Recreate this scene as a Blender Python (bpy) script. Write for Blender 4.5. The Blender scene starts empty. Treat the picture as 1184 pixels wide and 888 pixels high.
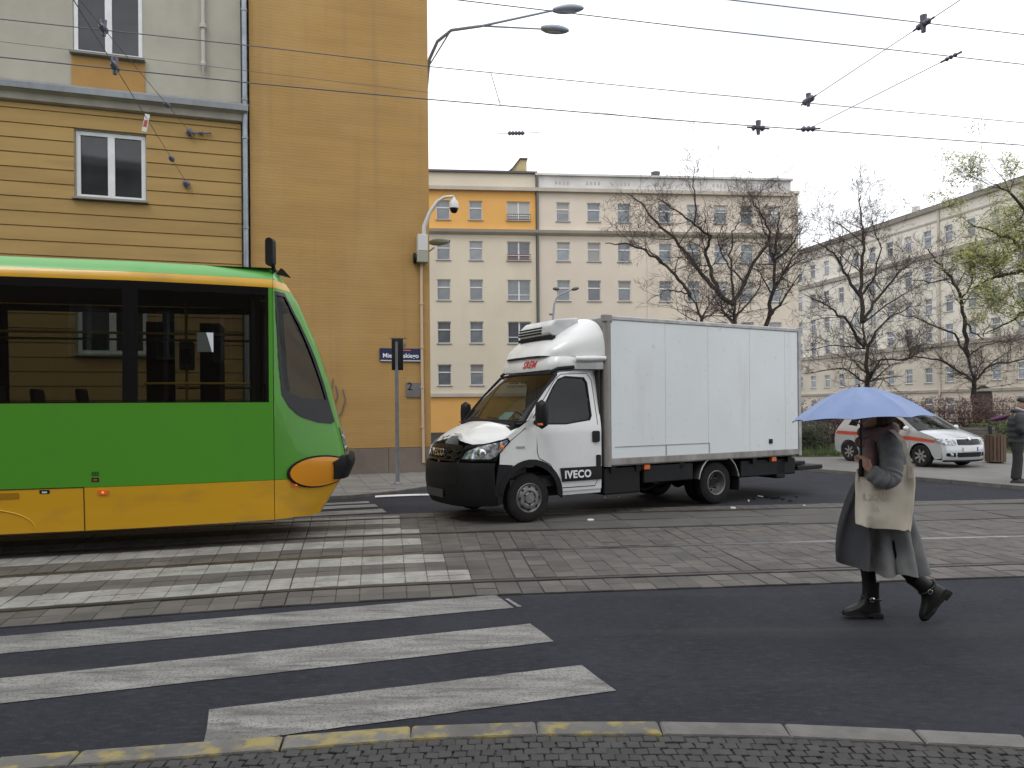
import bpy, bmesh, math, random
from mathutils import Vector, Matrix, noise as mnoise
from mathutils.geometry import delaunay_2d_cdt
from mathutils.bvhtree import BVHTree
random.seed(7)
PI = math.pi
R = math.radians
scene = bpy.context.scene
C = scene.collection

# ---------------------------------------------------------------- camera, sky, sun, exposure
F, EYE, ROLL = 850.0, 1.65, R(0.5)          # focal length in photo pixels, eye height, camera roll
cam_d = bpy.data.cameras.new('camera')
cam = bpy.data.objects.new('camera', cam_d)
C.objects.link(cam)
scene.camera = cam
cam_d.sensor_fit = 'HORIZONTAL'
cam_d.sensor_width = 36
cam_d.lens = F / 1184 * 36
cam_d.shift_y = 28 / 1184
cam_d.clip_end = 3000
cam.location = (0, 0, EYE)
cam.rotation_euler = (R(90), ROLL, 0)

SUN_EL, SUN_AZ = R(58), R(207)               # azimuth clockwise from +Y
world = bpy.data.worlds.new('World')
scene.world = world
world.use_nodes = True
nt = world.node_tree
nt.nodes.clear()
w_out = nt.nodes.new('ShaderNodeOutputWorld')
w_bg = nt.nodes.new('ShaderNodeBackground')
w_bg.inputs[1].default_value = 0.1
w_sky = nt.nodes.new('ShaderNodeTexSky')
w_sky.sky_type = 'NISHITA'
w_sky.sun_disc = False
w_sky.sun_elevation = SUN_EL
w_sky.sun_rotation = SUN_AZ
w_tc = nt.nodes.new('ShaderNodeTexCoord')
w_map = nt.nodes.new('ShaderNodeMapping')
w_map.inputs['Location'].default_value = (3.08, 2.2, 0.47)
w_map.inputs['Scale'].default_value = (1.0, 1.0, 2.2)
w_noise = nt.nodes.new('ShaderNodeTexNoise')
w_noise.inputs['Scale'].default_value = 2.1
w_noise.inputs['Detail'].default_value = 6
w_ramp = nt.nodes.new('ShaderNodeValToRGB')
w_ramp.color_ramp.elements[0].position = 0.31
w_ramp.color_ramp.elements[0].color = (0.62, 0.62, 0.62, 1)
w_ramp.color_ramp.elements[1].position = 0.46
w_mix = nt.nodes.new('ShaderNodeMix')
w_mix.data_type = 'RGBA'
w_mix.inputs[7].default_value = (15.2, 15.5, 16.0, 1)
L = nt.links.new
L(w_tc.outputs['Generated'], w_map.inputs[0])
L(w_map.outputs[0], w_noise.inputs['Vector'])
L(w_noise.outputs[0], w_ramp.inputs[0])
L(w_ramp.outputs[0], w_mix.inputs[0])
L(w_sky.outputs[0], w_mix.inputs[6])
L(w_mix.outputs[2], w_bg.inputs[0])
L(w_bg.outputs[0], w_out.inputs[0])

sun_d = bpy.data.lights.new('sun', 'SUN')
sun_d.energy = 1.0
sun_d.angle = R(20)
sun_d.color = (1.0, 0.96, 0.9)
sun = bpy.data.objects.new('sun', sun_d)
C.objects.link(sun)
sun.rotation_euler = Vector((-math.sin(SUN_AZ) * math.cos(SUN_EL), -math.cos(SUN_AZ) * math.cos(SUN_EL), -math.sin(SUN_EL))).to_track_quat('-Z', 'Y').to_euler()
scene.view_settings.view_transform = 'Standard'
scene.view_settings.look = 'None'
scene.view_settings.exposure = 0.0
scene.view_settings.gamma = 1.0
scene.view_settings.use_curve_mapping = False

# ---------------------------------------------------------------- helpers
def uv(x, y):
    X, Y = x - 592, y - 444
    dx = X * math.cos(ROLL) - Y * math.sin(ROLL)
    dy = X * math.sin(ROLL) + Y * math.cos(ROLL)
    return dx / F, (28 - dy) / F

def G(x, y, z=0.0):
    """ground point (height z) seen at a pixel of the survey photo"""
    u, v = uv(x, y)
    d = (z - EYE) / v
    return Vector((u * d, d, z))

def D(x, y, d):
    """point at distance d"""
    u, v = uv(x, y)
    return Vector((u * d, d, EYE + v * d))

def obj(name, mesh, parent=None, mat=None):
    o = bpy.data.objects.new(name, mesh)
    C.objects.link(o)
    if parent is not None:
        o.parent = parent
    if mat is not None and mesh is not None and len(mesh.materials) == 0:
        mesh.materials.append(mat)
    return o

def tag(o, label, cat=None, group=None, kind=None):
    o['label'] = label
    if cat: o['category'] = cat
    if group: o['group'] = group
    if kind: o['kind'] = kind
    return o

def thing(name, label, cat, loc=(0, 0, 0), rz=0.0, group=None, kind=None):
    o = bpy.data.objects.new(name, None)
    o.empty_display_size = 0.2
    C.objects.link(o)
    o.location = loc
    o.rotation_euler = (0, 0, rz)
    return tag(o, label, cat, group, kind)

def inside(p, poly):
    c = False
    n = len(poly)
    j = n - 1
    for i in range(n):
        a, b = poly[i], poly[j]
        if (a[1] > p[1]) != (b[1] > p[1]) and p[0] < (b[0] - a[0]) * (p[1] - a[1]) / (b[1] - a[1]) + a[0]:
            c = not c
        j = i
    return c

def dens(poly, step):
    out = []
    n = len(poly)
    for i in range(n):
        a, b = Vector(poly[i][:2]), Vector(poly[(i + 1) % n][:2])
        k = max(1, int((b - a).length / step + 0.5))
        for q in range(k):
            out.append(a.lerp(b, q / k))
    return out

class MB:
    def __init__(s):
        s.v = []; s.f = []
    def add(s, vs, fs, M=None):
        k = len(s.v)
        if M is not None: vs = [M @ Vector(v) for v in vs]
        s.v += [tuple(v) for v in vs]
        s.f += [tuple(i + k for i in f) for f in fs]
        return s
    def box(s, x0, x1, y0, y1, z0, z1, M=None):
        vs = [(x, y, z) for z in (z0, z1) for y in (y0, y1) for x in (x0, x1)]
        return s.add(vs, [(0, 2, 3, 1), (4, 5, 7, 6), (0, 1, 5, 4), (2, 6, 7, 3), (0, 4, 6, 2), (1, 3, 7, 5)], M)
    def tube(s, pts, r, seg=6, cap=True):
        pts = [Vector(p) for p in pts]
        n = len(pts)
        rs = r if isinstance(r, (list, tuple)) else [r] * n
        k = len(s.v)
        prev = None
        for i, p in enumerate(pts):
            t = (pts[min(i + 1, n - 1)] - pts[max(i - 1, 0)])
            t = t.normalized() if t.length > 1e-9 else Vector((0, 0, 1))
            if prev is None:
                a = t.orthogonal().normalized()
            else:
                a = prev - t * prev.dot(t)
                a = a.normalized() if a.length > 1e-6 else t.orthogonal().normalized()
            prev = a
            b = t.cross(a)
            for q in range(seg):
                an = 2 * PI * q / seg
                s.v.append(tuple(p + (a * math.cos(an) + b * math.sin(an)) * rs[i]))
        for i in range(n - 1):
            for q in range(seg):
                q2 = (q + 1) % seg
                s.f.append((k + i * seg + q, k + i * seg + q2, k + (i + 1) * seg + q2, k + (i + 1) * seg + q))
        if cap:
            s.f.append(tuple(k + q for q in range(seg))[::-1])
            s.f.append(tuple(k + (n - 1) * seg + q for q in range(seg)))
        return s
    def prism(s, poly, fn, a, b):
        """extrude polygon (2d points) between depths a and b; fn(u,v,w)->3d"""
        n = len(poly)
        vs = [fn(p[0], p[1], a) for p in poly] + [fn(p[0], p[1], b) for p in poly]
        fs = [tuple(range(n)), tuple(range(2 * n - 1, n - 1, -1))]
        fs += [((i + 1) % n, i, n + i, n + (i + 1) % n) for i in range(n)]
        return s.add(vs, fs)
    def lathe(s, prof, seg=20, M=None, cap=False):
        vs = []; fs = []
        n = len(prof)
        for q in range(seg):
            an = 2 * PI * q / seg
            for (r, z) in prof:
                vs.append((r * math.cos(an), r * math.sin(an), z))
        for q in range(seg):
            q2 = (q + 1) % seg
            for i in range(n - 1):
                fs.append((q * n + i, q2 * n + i, q2 * n + i + 1, q * n + i + 1))
        if cap:
            fs.append(tuple(q * n for q in range(seg))[::-1])
            fs.append(tuple(q * n + n - 1 for q in range(seg)))
        return s.add(vs, fs, M)
    def grid(s, nu, nv, fn, closed=False):
        k = len(s.v)
        for i in range(nu):
            for j in range(nv):
                s.v.append(tuple(fn(i / (nu if closed else nu - 1), j / (nv - 1))))
        for i in range(nu if closed else nu - 1):
            i2 = (i + 1) % nu
            for j in range(nv - 1):
                s.f.append((k + i * nv + j, k + i2 * nv + j, k + i2 * nv + j + 1, k + i * nv + j + 1))
        return s
    def panel(s, outer, holes=(), fn=None, step=None, flip=False):
        st = step or 1e9
        pts = []; edges = []
        polys = [dens(outer, st)] + [dens(h, st) for h in holes]
        for poly in polys:
            k = len(pts); n = len(poly)
            pts += [Vector((p[0], p[1])) for p in poly]
            edges += [(k + i, k + (i + 1) % n) for i in range(n)]
        if step:
            xs = [p[0] for p in polys[0]]; ys = [p[1] for p in polys[0]]
            nb = len(pts)
            for i in range(int((max(xs) - min(xs)) / step) + 1):
                for j in range(int((max(ys) - min(ys)) / step) + 1):
                    p = (min(xs) + (i + .5) * step, min(ys) + (j + .5) * step)
                    if inside(p, polys[0]) and not any(inside(p, h) for h in polys[1:]):
                        if min((p[0] - q.x) ** 2 + (p[1] - q.y) ** 2 for q in pts[:nb]) > (step * .35) ** 2:
                            pts.append(Vector(p))
        rv, re, rf, *_ = delaunay_2d_cdt(pts, edges, [], 0, 1e-6)
        fs = []
        for f in rf:
            c = sum((rv[i] for i in f), Vector((0, 0))) / len(f)
            if inside(c, polys[0]) and not any(inside(c, h) for h in polys[1:]):
                fs.append(tuple(f)[::-1] if flip else tuple(f))
        return s.add([fn(p.x, p.y) for p in rv], fs)
    def mesh(s, name, smooth=None):
        m = bpy.data.meshes.new(name)
        m.from_pydata(s.v, [], s.f)
        m.update()
        if smooth is not None:
            m.polygons.foreach_set('use_smooth', [True] * len(m.polygons))
            m.set_sharp_from_angle(angle=R(smooth))
        return m
    def build(s, name, mat, parent=None, smooth=None, bevel=0, solid=0, off=-1, sub=0):
        m = s.mesh(name, smooth)
        o = obj(name, m, parent, mat)
        if solid:
            md = o.modifiers.new('solid', 'SOLIDIFY'); md.thickness = solid; md.offset = off
        if solid and smooth is not None and not sub:
            md = o.modifiers.new('split', 'EDGE_SPLIT'); md.split_angle = R(max(smooth, 30)); md.use_edge_sharp = False
        if sub:
            md = o.modifiers.new('sub', 'SUBSURF'); md.levels = sub; md.render_levels = sub
        if bevel:
            md = o.modifiers.new('bevel', 'BEVEL'); md.width = bevel; md.segments = 2; md.limit_method = 'ANGLE'; md.angle_limit = R(40)
            if smooth is None:
                m.polygons.foreach_set('use_smooth', [True] * len(m.polygons)); md.harden_normals = True
        return o

def copy_tree(o, parent=None):
    c = o.copy()
    C.objects.link(c)
    if parent is not None: c.parent = parent
    for ch in list(o.children): copy_tree(ch, c)
    return c

def rot(loc=(0, 0, 0), rz=0, rx=0, ry=0):
    return Matrix.Translation(loc) @ Matrix.Rotation(rz, 4, 'Z') @ Matrix.Rotation(ry, 4, 'Y') @ Matrix.Rotation(rx, 4, 'X')

def circ(cx, cy, r, n=16, a0=0, a1=2 * PI, ry=None):
    full = abs(a1 - a0 - 2 * PI) < 1e-6
    return [(cx + r * math.cos(a0 + (a1 - a0) * i / (n if full else n - 1)), cy + (ry or r) * math.sin(a0 + (a1 - a0) * i / (n if full else n - 1))) for i in range(n)]

def rrect(x0, x1, z0, z1, r, n=4):
    out = []
    for cx, cz, a in ((x1 - r, z0 + r, -PI / 2), (x1 - r, z1 - r, 0), (x0 + r, z1 - r, PI / 2), (x0 + r, z0 + r, PI)):
        out += [(cx + r * math.cos(a + PI / 2 * i / n), cz + r * math.sin(a + PI / 2 * i / n)) for i in range(n + 1)]
    return out

def text_mesh(s, size, ext=0.004, font_shear=0.0, space=1.0, bold=0.0):
    cu = bpy.data.curves.new('text', 'FONT')
    cu.body = s; cu.size = size; cu.extrude = ext; cu.align_x = 'CENTER'; cu.align_y = 'CENTER'
    cu.shear = font_shear; cu.space_character = space; cu.offset = bold; cu.resolution_u = 3
    o = bpy.data.objects.new('text', cu)
    C.objects.link(o)
    dg = bpy.context.evaluated_depsgraph_get()
    m = bpy.data.meshes.new_from_object(o.evaluated_get(dg))
    bpy.data.objects.remove(o)
    return m

def text(name, s, size, mat, parent, M, **k):
    o = obj(name, text_mesh(s, size, **k), parent, mat)
    if len(o.data.materials) == 0 or o.data.materials[0] is not mat:
        o.data.materials.clear(); o.data.materials.append(mat)
    o.matrix_local = M
    return o

# ---------------------------------------------------------------- materials
MATS = {}
def mat(name, col, rough=.6, metal=0, col2=None, vs=3.0, amt=1.0, bump=0, bs=60, rand=0, spec=.5, stretch=None, detail=5, coat=0, ramp=(.35, .65), emit=0, world_co=False):
    m = bpy.data.materials.new(name)
    MATS[name] = m
    m.use_nodes = True
    t = m.node_tree
    n, l = t.nodes, t.links.new
    b = n['Principled BSDF']
    b.inputs['Base Color'].default_value = (*col, 1)
    b.inputs['Roughness'].default_value = rough
    b.inputs['Metallic'].default_value = metal
    b.inputs['Specular IOR Level'].default_value = spec
    b.inputs['Coat Weight'].default_value = coat
    b.inputs['Coat Roughness'].default_value = .04
    tc = n.new('ShaderNodeTexCoord')
    co = tc.outputs['Object']
    if world_co:
        g = n.new('ShaderNodeNewGeometry'); co = g.outputs['Position']
    if stretch:
        mp = n.new('ShaderNodeMapping'); mp.inputs['Scale'].default_value = stretch
        l(co, mp.inputs[0]); co = mp.outputs[0]
    src = None
    if col2 is not None:
        nz = n.new('ShaderNodeTexNoise'); nz.inputs['Scale'].default_value = vs; nz.inputs['Detail'].default_value = detail; nz.inputs['Roughness'].default_value = .62
        l(co, nz.inputs['Vector'])
        mr = n.new('ShaderNodeMapRange'); mr.inputs['From Min'].default_value = ramp[0]; mr.inputs['From Max'].default_value = ramp[1]; mr.inputs['To Max'].default_value = amt
        l(nz.outputs[0], mr.inputs[0])
        mx = n.new('ShaderNodeMix'); mx.data_type = 'RGBA'
        mx.inputs[6].default_value = (*col, 1); mx.inputs[7].default_value = (*col2, 1)
        l(mr.outputs[0], mx.inputs[0])
        src = mx.outputs[2]
    if rand:
        oi = n.new('ShaderNodeObjectInfo')
        mr2 = n.new('ShaderNodeMapRange'); mr2.inputs['To Min'].default_value = 1 - rand; mr2.inputs['To Max'].default_value = 1 + rand
        l(oi.outputs['Random'], mr2.inputs[0])
        vm = n.new('ShaderNodeVectorMath'); vm.operation = 'SCALE'
        if src is None: vm.inputs[0].default_value = col
        else: l(src, vm.inputs[0])
        l(mr2.outputs[0], vm.inputs['Scale'])
        src = vm.outputs[0]
    if src is not None: l(src, b.inputs['Base Color'])
    if bump:
        nb = n.new('ShaderNodeTexNoise'); nb.inputs['Scale'].default_value = bs; nb.inputs['Detail'].default_value = 6
        l(co, nb.inputs['Vector'])
        bp = n.new('ShaderNodeBump'); bp.inputs['Strength'].default_value = bump; bp.inputs['Distance'].default_value = .01
        l(nb.outputs[0], bp.inputs['Height']); l(bp.outputs[0], b.inputs['Normal'])
    if emit:
        b.inputs['Emission Color'].default_value = (*col, 1); b.inputs['Emission Strength'].default_value = emit
    return m

def layer_noise(m, col, scale, lo, hi, amt=1.0, stretch=None, world_co=True, detail=6):
    """mix one more noise-shaped colour over a material's base colour"""
    t = m.node_tree; n, l = t.nodes, t.links.new
    b = n['Principled BSDF']; inp = b.inputs['Base Color']
    g = n.new('ShaderNodeNewGeometry') if world_co else n.new('ShaderNodeTexCoord')
    co = g.outputs['Position'] if world_co else g.outputs['Object']
    if stretch:
        mp = n.new('ShaderNodeMapping'); mp.inputs['Scale'].default_value = stretch; l(co, mp.inputs[0]); co = mp.outputs[0]
    nz = n.new('ShaderNodeTexNoise'); nz.inputs['Scale'].default_value = scale; nz.inputs['Detail'].default_value = detail
    l(co, nz.inputs['Vector'])
    mr = n.new('ShaderNodeMapRange'); mr.inputs['From Min'].default_value = lo; mr.inputs['From Max'].default_value = hi; mr.inputs['To Max'].default_value = amt
    l(nz.outputs[0], mr.inputs[0])
    mx = n.new('ShaderNodeMix'); mx.data_type = 'RGBA'
    if inp.is_linked: l(inp.links[0].from_socket, mx.inputs[6])
    else: mx.inputs[6].default_value = inp.default_value
    mx.inputs[7].default_value = (*col, 1)
    l(mr.outputs[0], mx.inputs[0]); l(mx.outputs[2], inp)
    return m

def glass(name, tint, refl=1.45, rough=.02):
    m = bpy.data.materials.new(name); m.use_nodes = True
    t = m.node_tree; n, l = t.nodes, t.links.new
    n.clear()
    o = n.new('ShaderNodeOutputMaterial'); tr = n.new('ShaderNodeBsdfTransparent'); gl = n.new('ShaderNodeBsdfGlossy')
    mx = n.new('ShaderNodeMixShader'); lw = n.new('ShaderNodeLayerWeight'); lw.inputs[0].default_value = .5
    pw = n.new('ShaderNodeMath'); pw.operation = 'POWER'; pw.inputs[1].default_value = 5
    mr = n.new('ShaderNodeMapRange'); mr.inputs['To Min'].default_value = ((refl - 1) / (refl + 1)) ** 2
    tr.inputs[0].default_value = (*tint, 1); gl.inputs['Roughness'].default_value = rough
    l(lw.outputs['Facing'], pw.inputs[0]); l(pw.outputs[0], mr.inputs[0]); l(mr.outputs[0], mx.inputs[0])
    l(tr.outputs[0], mx.inputs[1]); l(gl.outputs[0], mx.inputs[2]); l(mx.outputs[0], o.inputs[0])
    MATS[name] = m
    return m

asphalt = mat('asphalt', (.0165, .0175, .0245), .85, col2=(.026, .0275, .037), vs=1.2, bump=.5, bs=220, world_co=True, spec=.2)
layer_noise(asphalt, (.040, .040, .047), 28, .50, .72, .7, (.45, 1, 1))
layer_noise(asphalt, (.010, .0105, .014), 19, .54, .72, .6, (.5, 1, 1))
layer_noise(asphalt, (.085, .085, .09), 110, .58, .74, .6)
layer_noise(asphalt, (.013, .014, .018), .55, .52, .72, .7, (.25, 1.0, 1))
layer_noise(asphalt, (.048, .047, .048), .9, .58, .75, .6, (.12, 1.6, 1))
asphalt_old = mat('asphalt_old', (.075, .073, .072), .85, col2=(.10, .098, .095), vs=2, bump=.5, bs=180, world_co=True)
stone = mat('sett_stone', (.098, .088, .078), .75, col2=(.065, .060, .055), vs=2.5, bump=.4, bs=70, rand=.24, world_co=True)
layer_noise(stone, (.03, .028, .027), .9, .55, .75, .6)
stone_many = mat('sett_stone_far', (.098, .088, .078), .75, col2=(.06, .055, .05), vs=5, bump=.4, bs=70, world_co=True)
layer_noise(stone_many, (.03, .028, .027), .9, .55, .75, .6)
painted = mat('sett_painted', (.29, .285, .265), .7, col2=(.185, .18, .165), vs=3, bump=.4, bs=70, rand=.05, world_co=True)
layer_noise(painted, (.07, .065, .06), 18, .62, .72, .85)
joint = mat('joint_dirt', (.042, .039, .036), .9, col2=(.065, .06, .054), vs=6, world_co=True)
slab = mat('slab_concrete', (.085, .08, .074), .8, col2=(.06, .057, .054), vs=1.6, bump=.4, bs=90, rand=.12, world_co=True)
road_paint = mat('road_paint', (.275, .27, .255), .7, col2=(.13, .128, .123), vs=3, bump=.3, bs=160, world_co=True, stretch=(.5, 2.2, 1))
layer_noise(road_paint, (.05, .05, .053), 85, .50, .64, .75)
layer_noise(road_paint, (.06, .06, .06), 7, .54, .68, .7, (.35, 2.5, 1))
rail_steel = mat('rail_steel', (.42, .42, .43), .28, 1.0, col2=(.25, .24, .24), vs=4)
rail_rust = mat('rail_rust', (.075, .068, .062), .5, .6, col2=(.04, .035, .03), vs=4)
rail_dark = mat('rail_groove', (.02, .017, .015), .9)
kerb_m = mat('kerb_stone', (.16, .155, .145), .8, col2=(.105, .10, .095), vs=5, bump=.5, bs=90, rand=.12, world_co=True)
kerb_y = mat('kerb_yellow_worn', (.14, .135, .125), .8, col2=(.10, .097, .09), vs=5, bump=.5, bs=90, rand=.12, world_co=True)
layer_noise(kerb_y, (.33, .26, .06), 9, .48, .62, .62)
cobble_m = mat('cobble_stone', (.050, .049, .050), .85, col2=(.038, .037, .038), vs=6, bump=.5, bs=120, rand=.16, world_co=True)
pave_m = mat('pavement_slab', (.17, .165, .155), .85, col2=(.13, .125, .118), vs=1.5, bump=.4, bs=60, rand=.08, world_co=True)
plaza_m = mat('plaza_paving', (.17, .165, .16), .85, col2=(.13, .125, .12), vs=.9, bump=.4, bs=60, world_co=True)
grass_m = mat('grass', (.075, .10, .035), .9, col2=(.045, .065, .022), vs=3, rand=.3, world_co=True)
white_trim = mat('white_trim', (.75, .75, .73), .5, col2=(.6, .6, .58), vs=4)

# ================================================================ THE GROUND
def sheet(name, poly, z, m, label, kind='structure', parent=None):
    mb = MB(); mb.panel([(p[0], p[1]) for p in poly], (), lambda x, y: (x, y, z))
    o = mb.build(name, m, parent)
    if parent is None: tag(o, label, 'ground', kind=kind)
    return o
road = sheet('road', [(-400, -200), (500, -200), (500, 700), (-400, 700)], 0, asphalt, 'dark asphalt road across the junction')

def R1y(X):
    if X >= 0: return 6.99 + .105 * X
    if X >= -3: return 6.99 + .105 * X - .03 * X * X
    return 6.405 + (X + 3) * .285
def TP(X, o, z=0):
    s = (R1y(X + .05) - R1y(X - .05)) / .1
    k = math.sqrt(1 + s * s)
    return Vector((X - s / k * o, R1y(X) + o / k, z))
def TA(X):
    return math.atan((R1y(X + .05) - R1y(X - .05)) / .1)
RAILS = (0.0, 1.46, 2.78, 4.24)
XS = [-22 + .5 * i for i in range(0, 115)]
mb = MB(); mb.grid(len(XS), 2, lambda a, b: TP(XS[int(a * (len(XS) - 1) + .5)], -.50 + b * 5.20, .004))
bed = tag(mb.build('track_bed', joint), 'sett paved tram track bed crossing the road', 'track bed', kind='structure')
bed_names = ('bright worn', 'dark')
for k, o in enumerate(RAILS):
    mb = MB()
    prof = [(-.045, .005), (-.042, .022), (.026, .022), (.028, .006)]
    mb.grid(len(XS), 4, lambda a, b: TP(XS[int(a * (len(XS) - 1) + .5)], o + prof[int(b * 3 + .5)][0], prof[int(b * 3 + .5)][1]))
    pos = ('nearest to the camera', 'second from the camera', 'third from the camera', 'farthest from the camera')[k]
    r = tag(mb.build('tram_rail', rail_steel if k == 1 else rail_rust, None, 30), 'steel tram rail in the setts, ' + pos, 'rail', 'tram rails', kind='structure')
    mb = MB(); mb.grid(len(XS), 2, lambda a, b: TP(XS[int(a * (len(XS) - 1) + .5)], o + .029 + .045 * b, .0085))
    mb.build('groove', rail_dark, r)

# setts between the rails: the crossing's paint lies on them stripe by stripe
TH = R(19.7)
def ecoord(p): return p.x * math.cos(TH) + p.y * math.sin(TH)
unit = MB()
c_ = .04
unit.add([(-.5, -.5, -1), (.5, -.5, -1), (.5, .5, -1), (-.5, .5, -1), (-.5 , -.5, -.25), (.5, -.5, -.25), (.5, .5, -.25), (-.5, .5, -.25),
          (-.5 + c_, -.5 + c_, 0), (.5 - c_, -.5 + c_, 0), (.5 - c_, .5 - c_, 0), (-.5 + c_, .5 - c_, 0)],
         [(0, 1, 5, 4), (1, 2, 6, 5), (2, 3, 7, 6), (3, 0, 4, 7), (4, 5, 9, 8), (5, 6, 10, 9), (6, 7, 11, 10), (7, 4, 8, 11), (8, 9, 10, 11)])
def unit_mesh(name, m):
    me = unit.mesh(name); me.materials.append(m); return me
um_stone, um_paint, um_slab = unit_mesh('sett', stone), unit_mesh('painted_sett', painted), unit_mesh('slab', slab)
cells = []      # (centre, size along, size across, angle, kind)
BANDS = [(-.50, -.06, (.22, .22)), (.085, 1.405, None), (1.545, 2.725, None), (2.865, 4.185, None), (4.325, 4.70, (.19, .19))]
WHITE = [(.03, .55), (.97, 1.41), (2.0, 2.45), (2.84, 3.36), (3.80, 4.19), (4.32, 4.5)]
STEP = .205
nX = int((14 + 9) / STEP)
for i in range(nX):
    X = -9 + (i + .5) * STEP
    panel_joint = (i % 11 == 0)
    for bi, (o0, o1, _) in enumerate(BANDS):
        n = max(1, round((o1 - o0) / .225))
        if bi == 3 and X > -.2: continue
        w = (o1 - o0) / n
        pm = TP(X, (o0 + o1) / 2)
        cross = ecoord(TP(X, (o0 + o1) / 2)) < 2.05
        sh = 0 if (cross or bi in (0, 4)) else (.5 * w if i % 2 else 0)
        a = o0
        cuts = [o0] + [o0 + sh + w * (k + 1) for k in range(n) if o0 + sh + w * (k + 1) < o1 - .02] + [o1]
        for a, b in zip(cuts[:-1], cuts[1:]):
            c = (a + b) / 2
            p = TP(X, c)
            wh = ecoord(p) < 2.05 and any(u <= c <= v for u, v in WHITE)
            cells.append((p, (TP(X + STEP / 2, c) - TP(X - STEP / 2, c)).length - (.020 if panel_joint else .005), b - a - .005, TA(X), 'w' if wh else 's'))
for i in range(11):      # concrete slabs of the far track to the right of the crossing
    X = .25 + i * 1.12
    for (a, b) in ((2.865, 3.52), (3.53, 4.185)):
        cells.append((TP(X, (a + b) / 2), 1.10, b - a - .012, TA(X), 'c'))
def view_size(c):
    p = c[0]
    if p.y < 2 or abs(p.x / p.y) > .72: return 0
    return c[1] * c[2] / p.y ** 3
cells.sort(key=lambda c: -view_size(c) * (50 if c[4] == 'c' else 1))
nbuilt = {'s': 0, 'w': 0, 'c': 0}
rest = {'s': MB(), 'w': MB()}
NAMES = {'s': ('sett', um_stone), 'w': ('painted_sett', um_paint), 'c': ('slab', um_slab)}
LIM = {'s': 300, 'w': 300, 'c': 40}
for c in cells:
    k = c[4]
    z = .0165 + random.uniform(-.003, .003)
    t_ = (random.uniform(-.012, .012), random.uniform(-.012, .012))
    if nbuilt[k] < LIM[k] and view_size(c) > 0:
        o = obj(NAMES[k][0], NAMES[k][1], bed)
        o.location = (c[0].x, c[0].y, z); o.rotation_euler = (t_[0], t_[1], c[3]); o.scale = (c[1], c[2], .013)
        nbuilt[k] += 1
    elif k in rest:
        M = Matrix.Translation((c[0].x, c[0].y, z)) @ Matrix.Rotation(c[3], 4, 'Z') @ Matrix.Diagonal((c[1], c[2], .013, 1))
        rest[k].add(unit.v, unit.f, M)
rest['s'].build('far_setts', stone_many, bed)['kind'] = 'stuff'
rest['w'].build('far_painted_setts', painted, bed)['kind'] = 'stuff'

# zebra stripes on the asphalt
nq, ne = Vector((-math.sin(TH), math.cos(TH))), Vector((math.cos(TH), math.sin(TH)))
def stripe(q0, q1, e0, e1, label, dq=0.0):
    mb = MB(); n = 24
    def fn(a, b):
        e = e0 + (e1 - e0) * a; q = q0 + (q1 - q0) * b + dq * (e1 - e) + random.uniform(-.004, .004)
        p = nq * q + ne * (e + random.uniform(-.006, .006)); return (p.x, p.y, .005)
    mb.grid(n, 3, fn)
    tag(mb.build('zebra_stripe', road_paint), label, 'road marking', 'zebra crossing stripes', kind='structure')
stripe(3.82, 4.28, -.22, 1.99, 'worn white zebra stripe nearest the kerb', .045)
stripe(4.78, 5.24, -4.5, 2.01, 'worn white zebra stripe, second from the near kerb', .035)
stripe(5.71, 6.16, -4.5, 2.04, 'faded white zebra stripe along the edge of the setts', .055)
stripe(11.75, 12.2, -1.0, 2.06, 'white zebra stripe just beyond the tram tracks', .02)
stripe(12.50, 12.85, -1.0, 2.05, 'white zebra stripe beside the far pavement', .02)
stripe(13.05, 13.3, -1.0, 2.0, 'farthest white zebra stripe at the corner kerb', .02)
mb = MB(); mb.add([(*(nq * 5.72 + ne * 2.08), .005), (*(nq * 5.72 + ne * 2.12), .005), (*(nq * 6.0 + ne * 2.10), .005), (*(nq * 6.0 + ne * 2.07), .005)], [(0, 1, 2, 3)])
tag(mb.build('paint_tick', road_paint), 'short white paint tick at the end of the faded stripe', 'road marking', kind='structure')

# near kerb and cobbles
KO = [(-6.0, 2.6), (-4.2, 3.05), (-2.43, 3.46), (-2.08, 3.52), (-1.15, 3.66), (-.53, 3.76), (.11, 3.80), (.74, 3.79), (1.37, 3.75), (1.99, 3.67), (2.49, 3.60), (3.1, 3.48), (4.4, 3.15), (6, 2.6)]
kerb = thing('kerb', 'low kerb of worn stones with flaking yellow paint along the bottom edge', 'kerb', kind='structure')
for i in range(len(KO) - 1):
    a, b = Vector((*KO[i], 0)), Vector((*KO[i + 1], 0))
    t = (b - a).normalized(); n = Vector((t.y, -t.x, 0))
    a2, b2 = a + t * .006, b - t * .006
    w = .145
    vs = [a2, b2, b2 + n * w, a2 + n * w]
    mb = MB()
    mb.add([(v.x, v.y, -.05) for v in vs] + [(v.x, v.y, .022) for v in vs] + [((v + (sum(vs, Vector()) / 4 - v) * .04).x, (v + (sum(vs, Vector()) / 4 - v) * .04).y, .030) for v in vs],
           [(0, 1, 5, 4), (1, 2, 6, 5), (2, 3, 7, 6), (3, 0, 4, 7), (4, 5, 9, 8), (5, 6, 10, 9), (6, 7, 11, 10), (7, 4, 8, 11), (8, 9, 10, 11)])
    mb.build('kerb_stone', kerb_y if KO[i + 1][0] < .8 else kerb_m, kerb)
KI = [(Vector((*KO[i], 0)) + Vector(((Vector(KO[min(i + 1, 13)]) - Vector(KO[max(i - 1, 0)])).normalized().y, -(Vector(KO[min(i + 1, 13)]) - Vector(KO[max(i - 1, 0)])).normalized().x, 0)) * .15) for i in range(14)]
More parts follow.
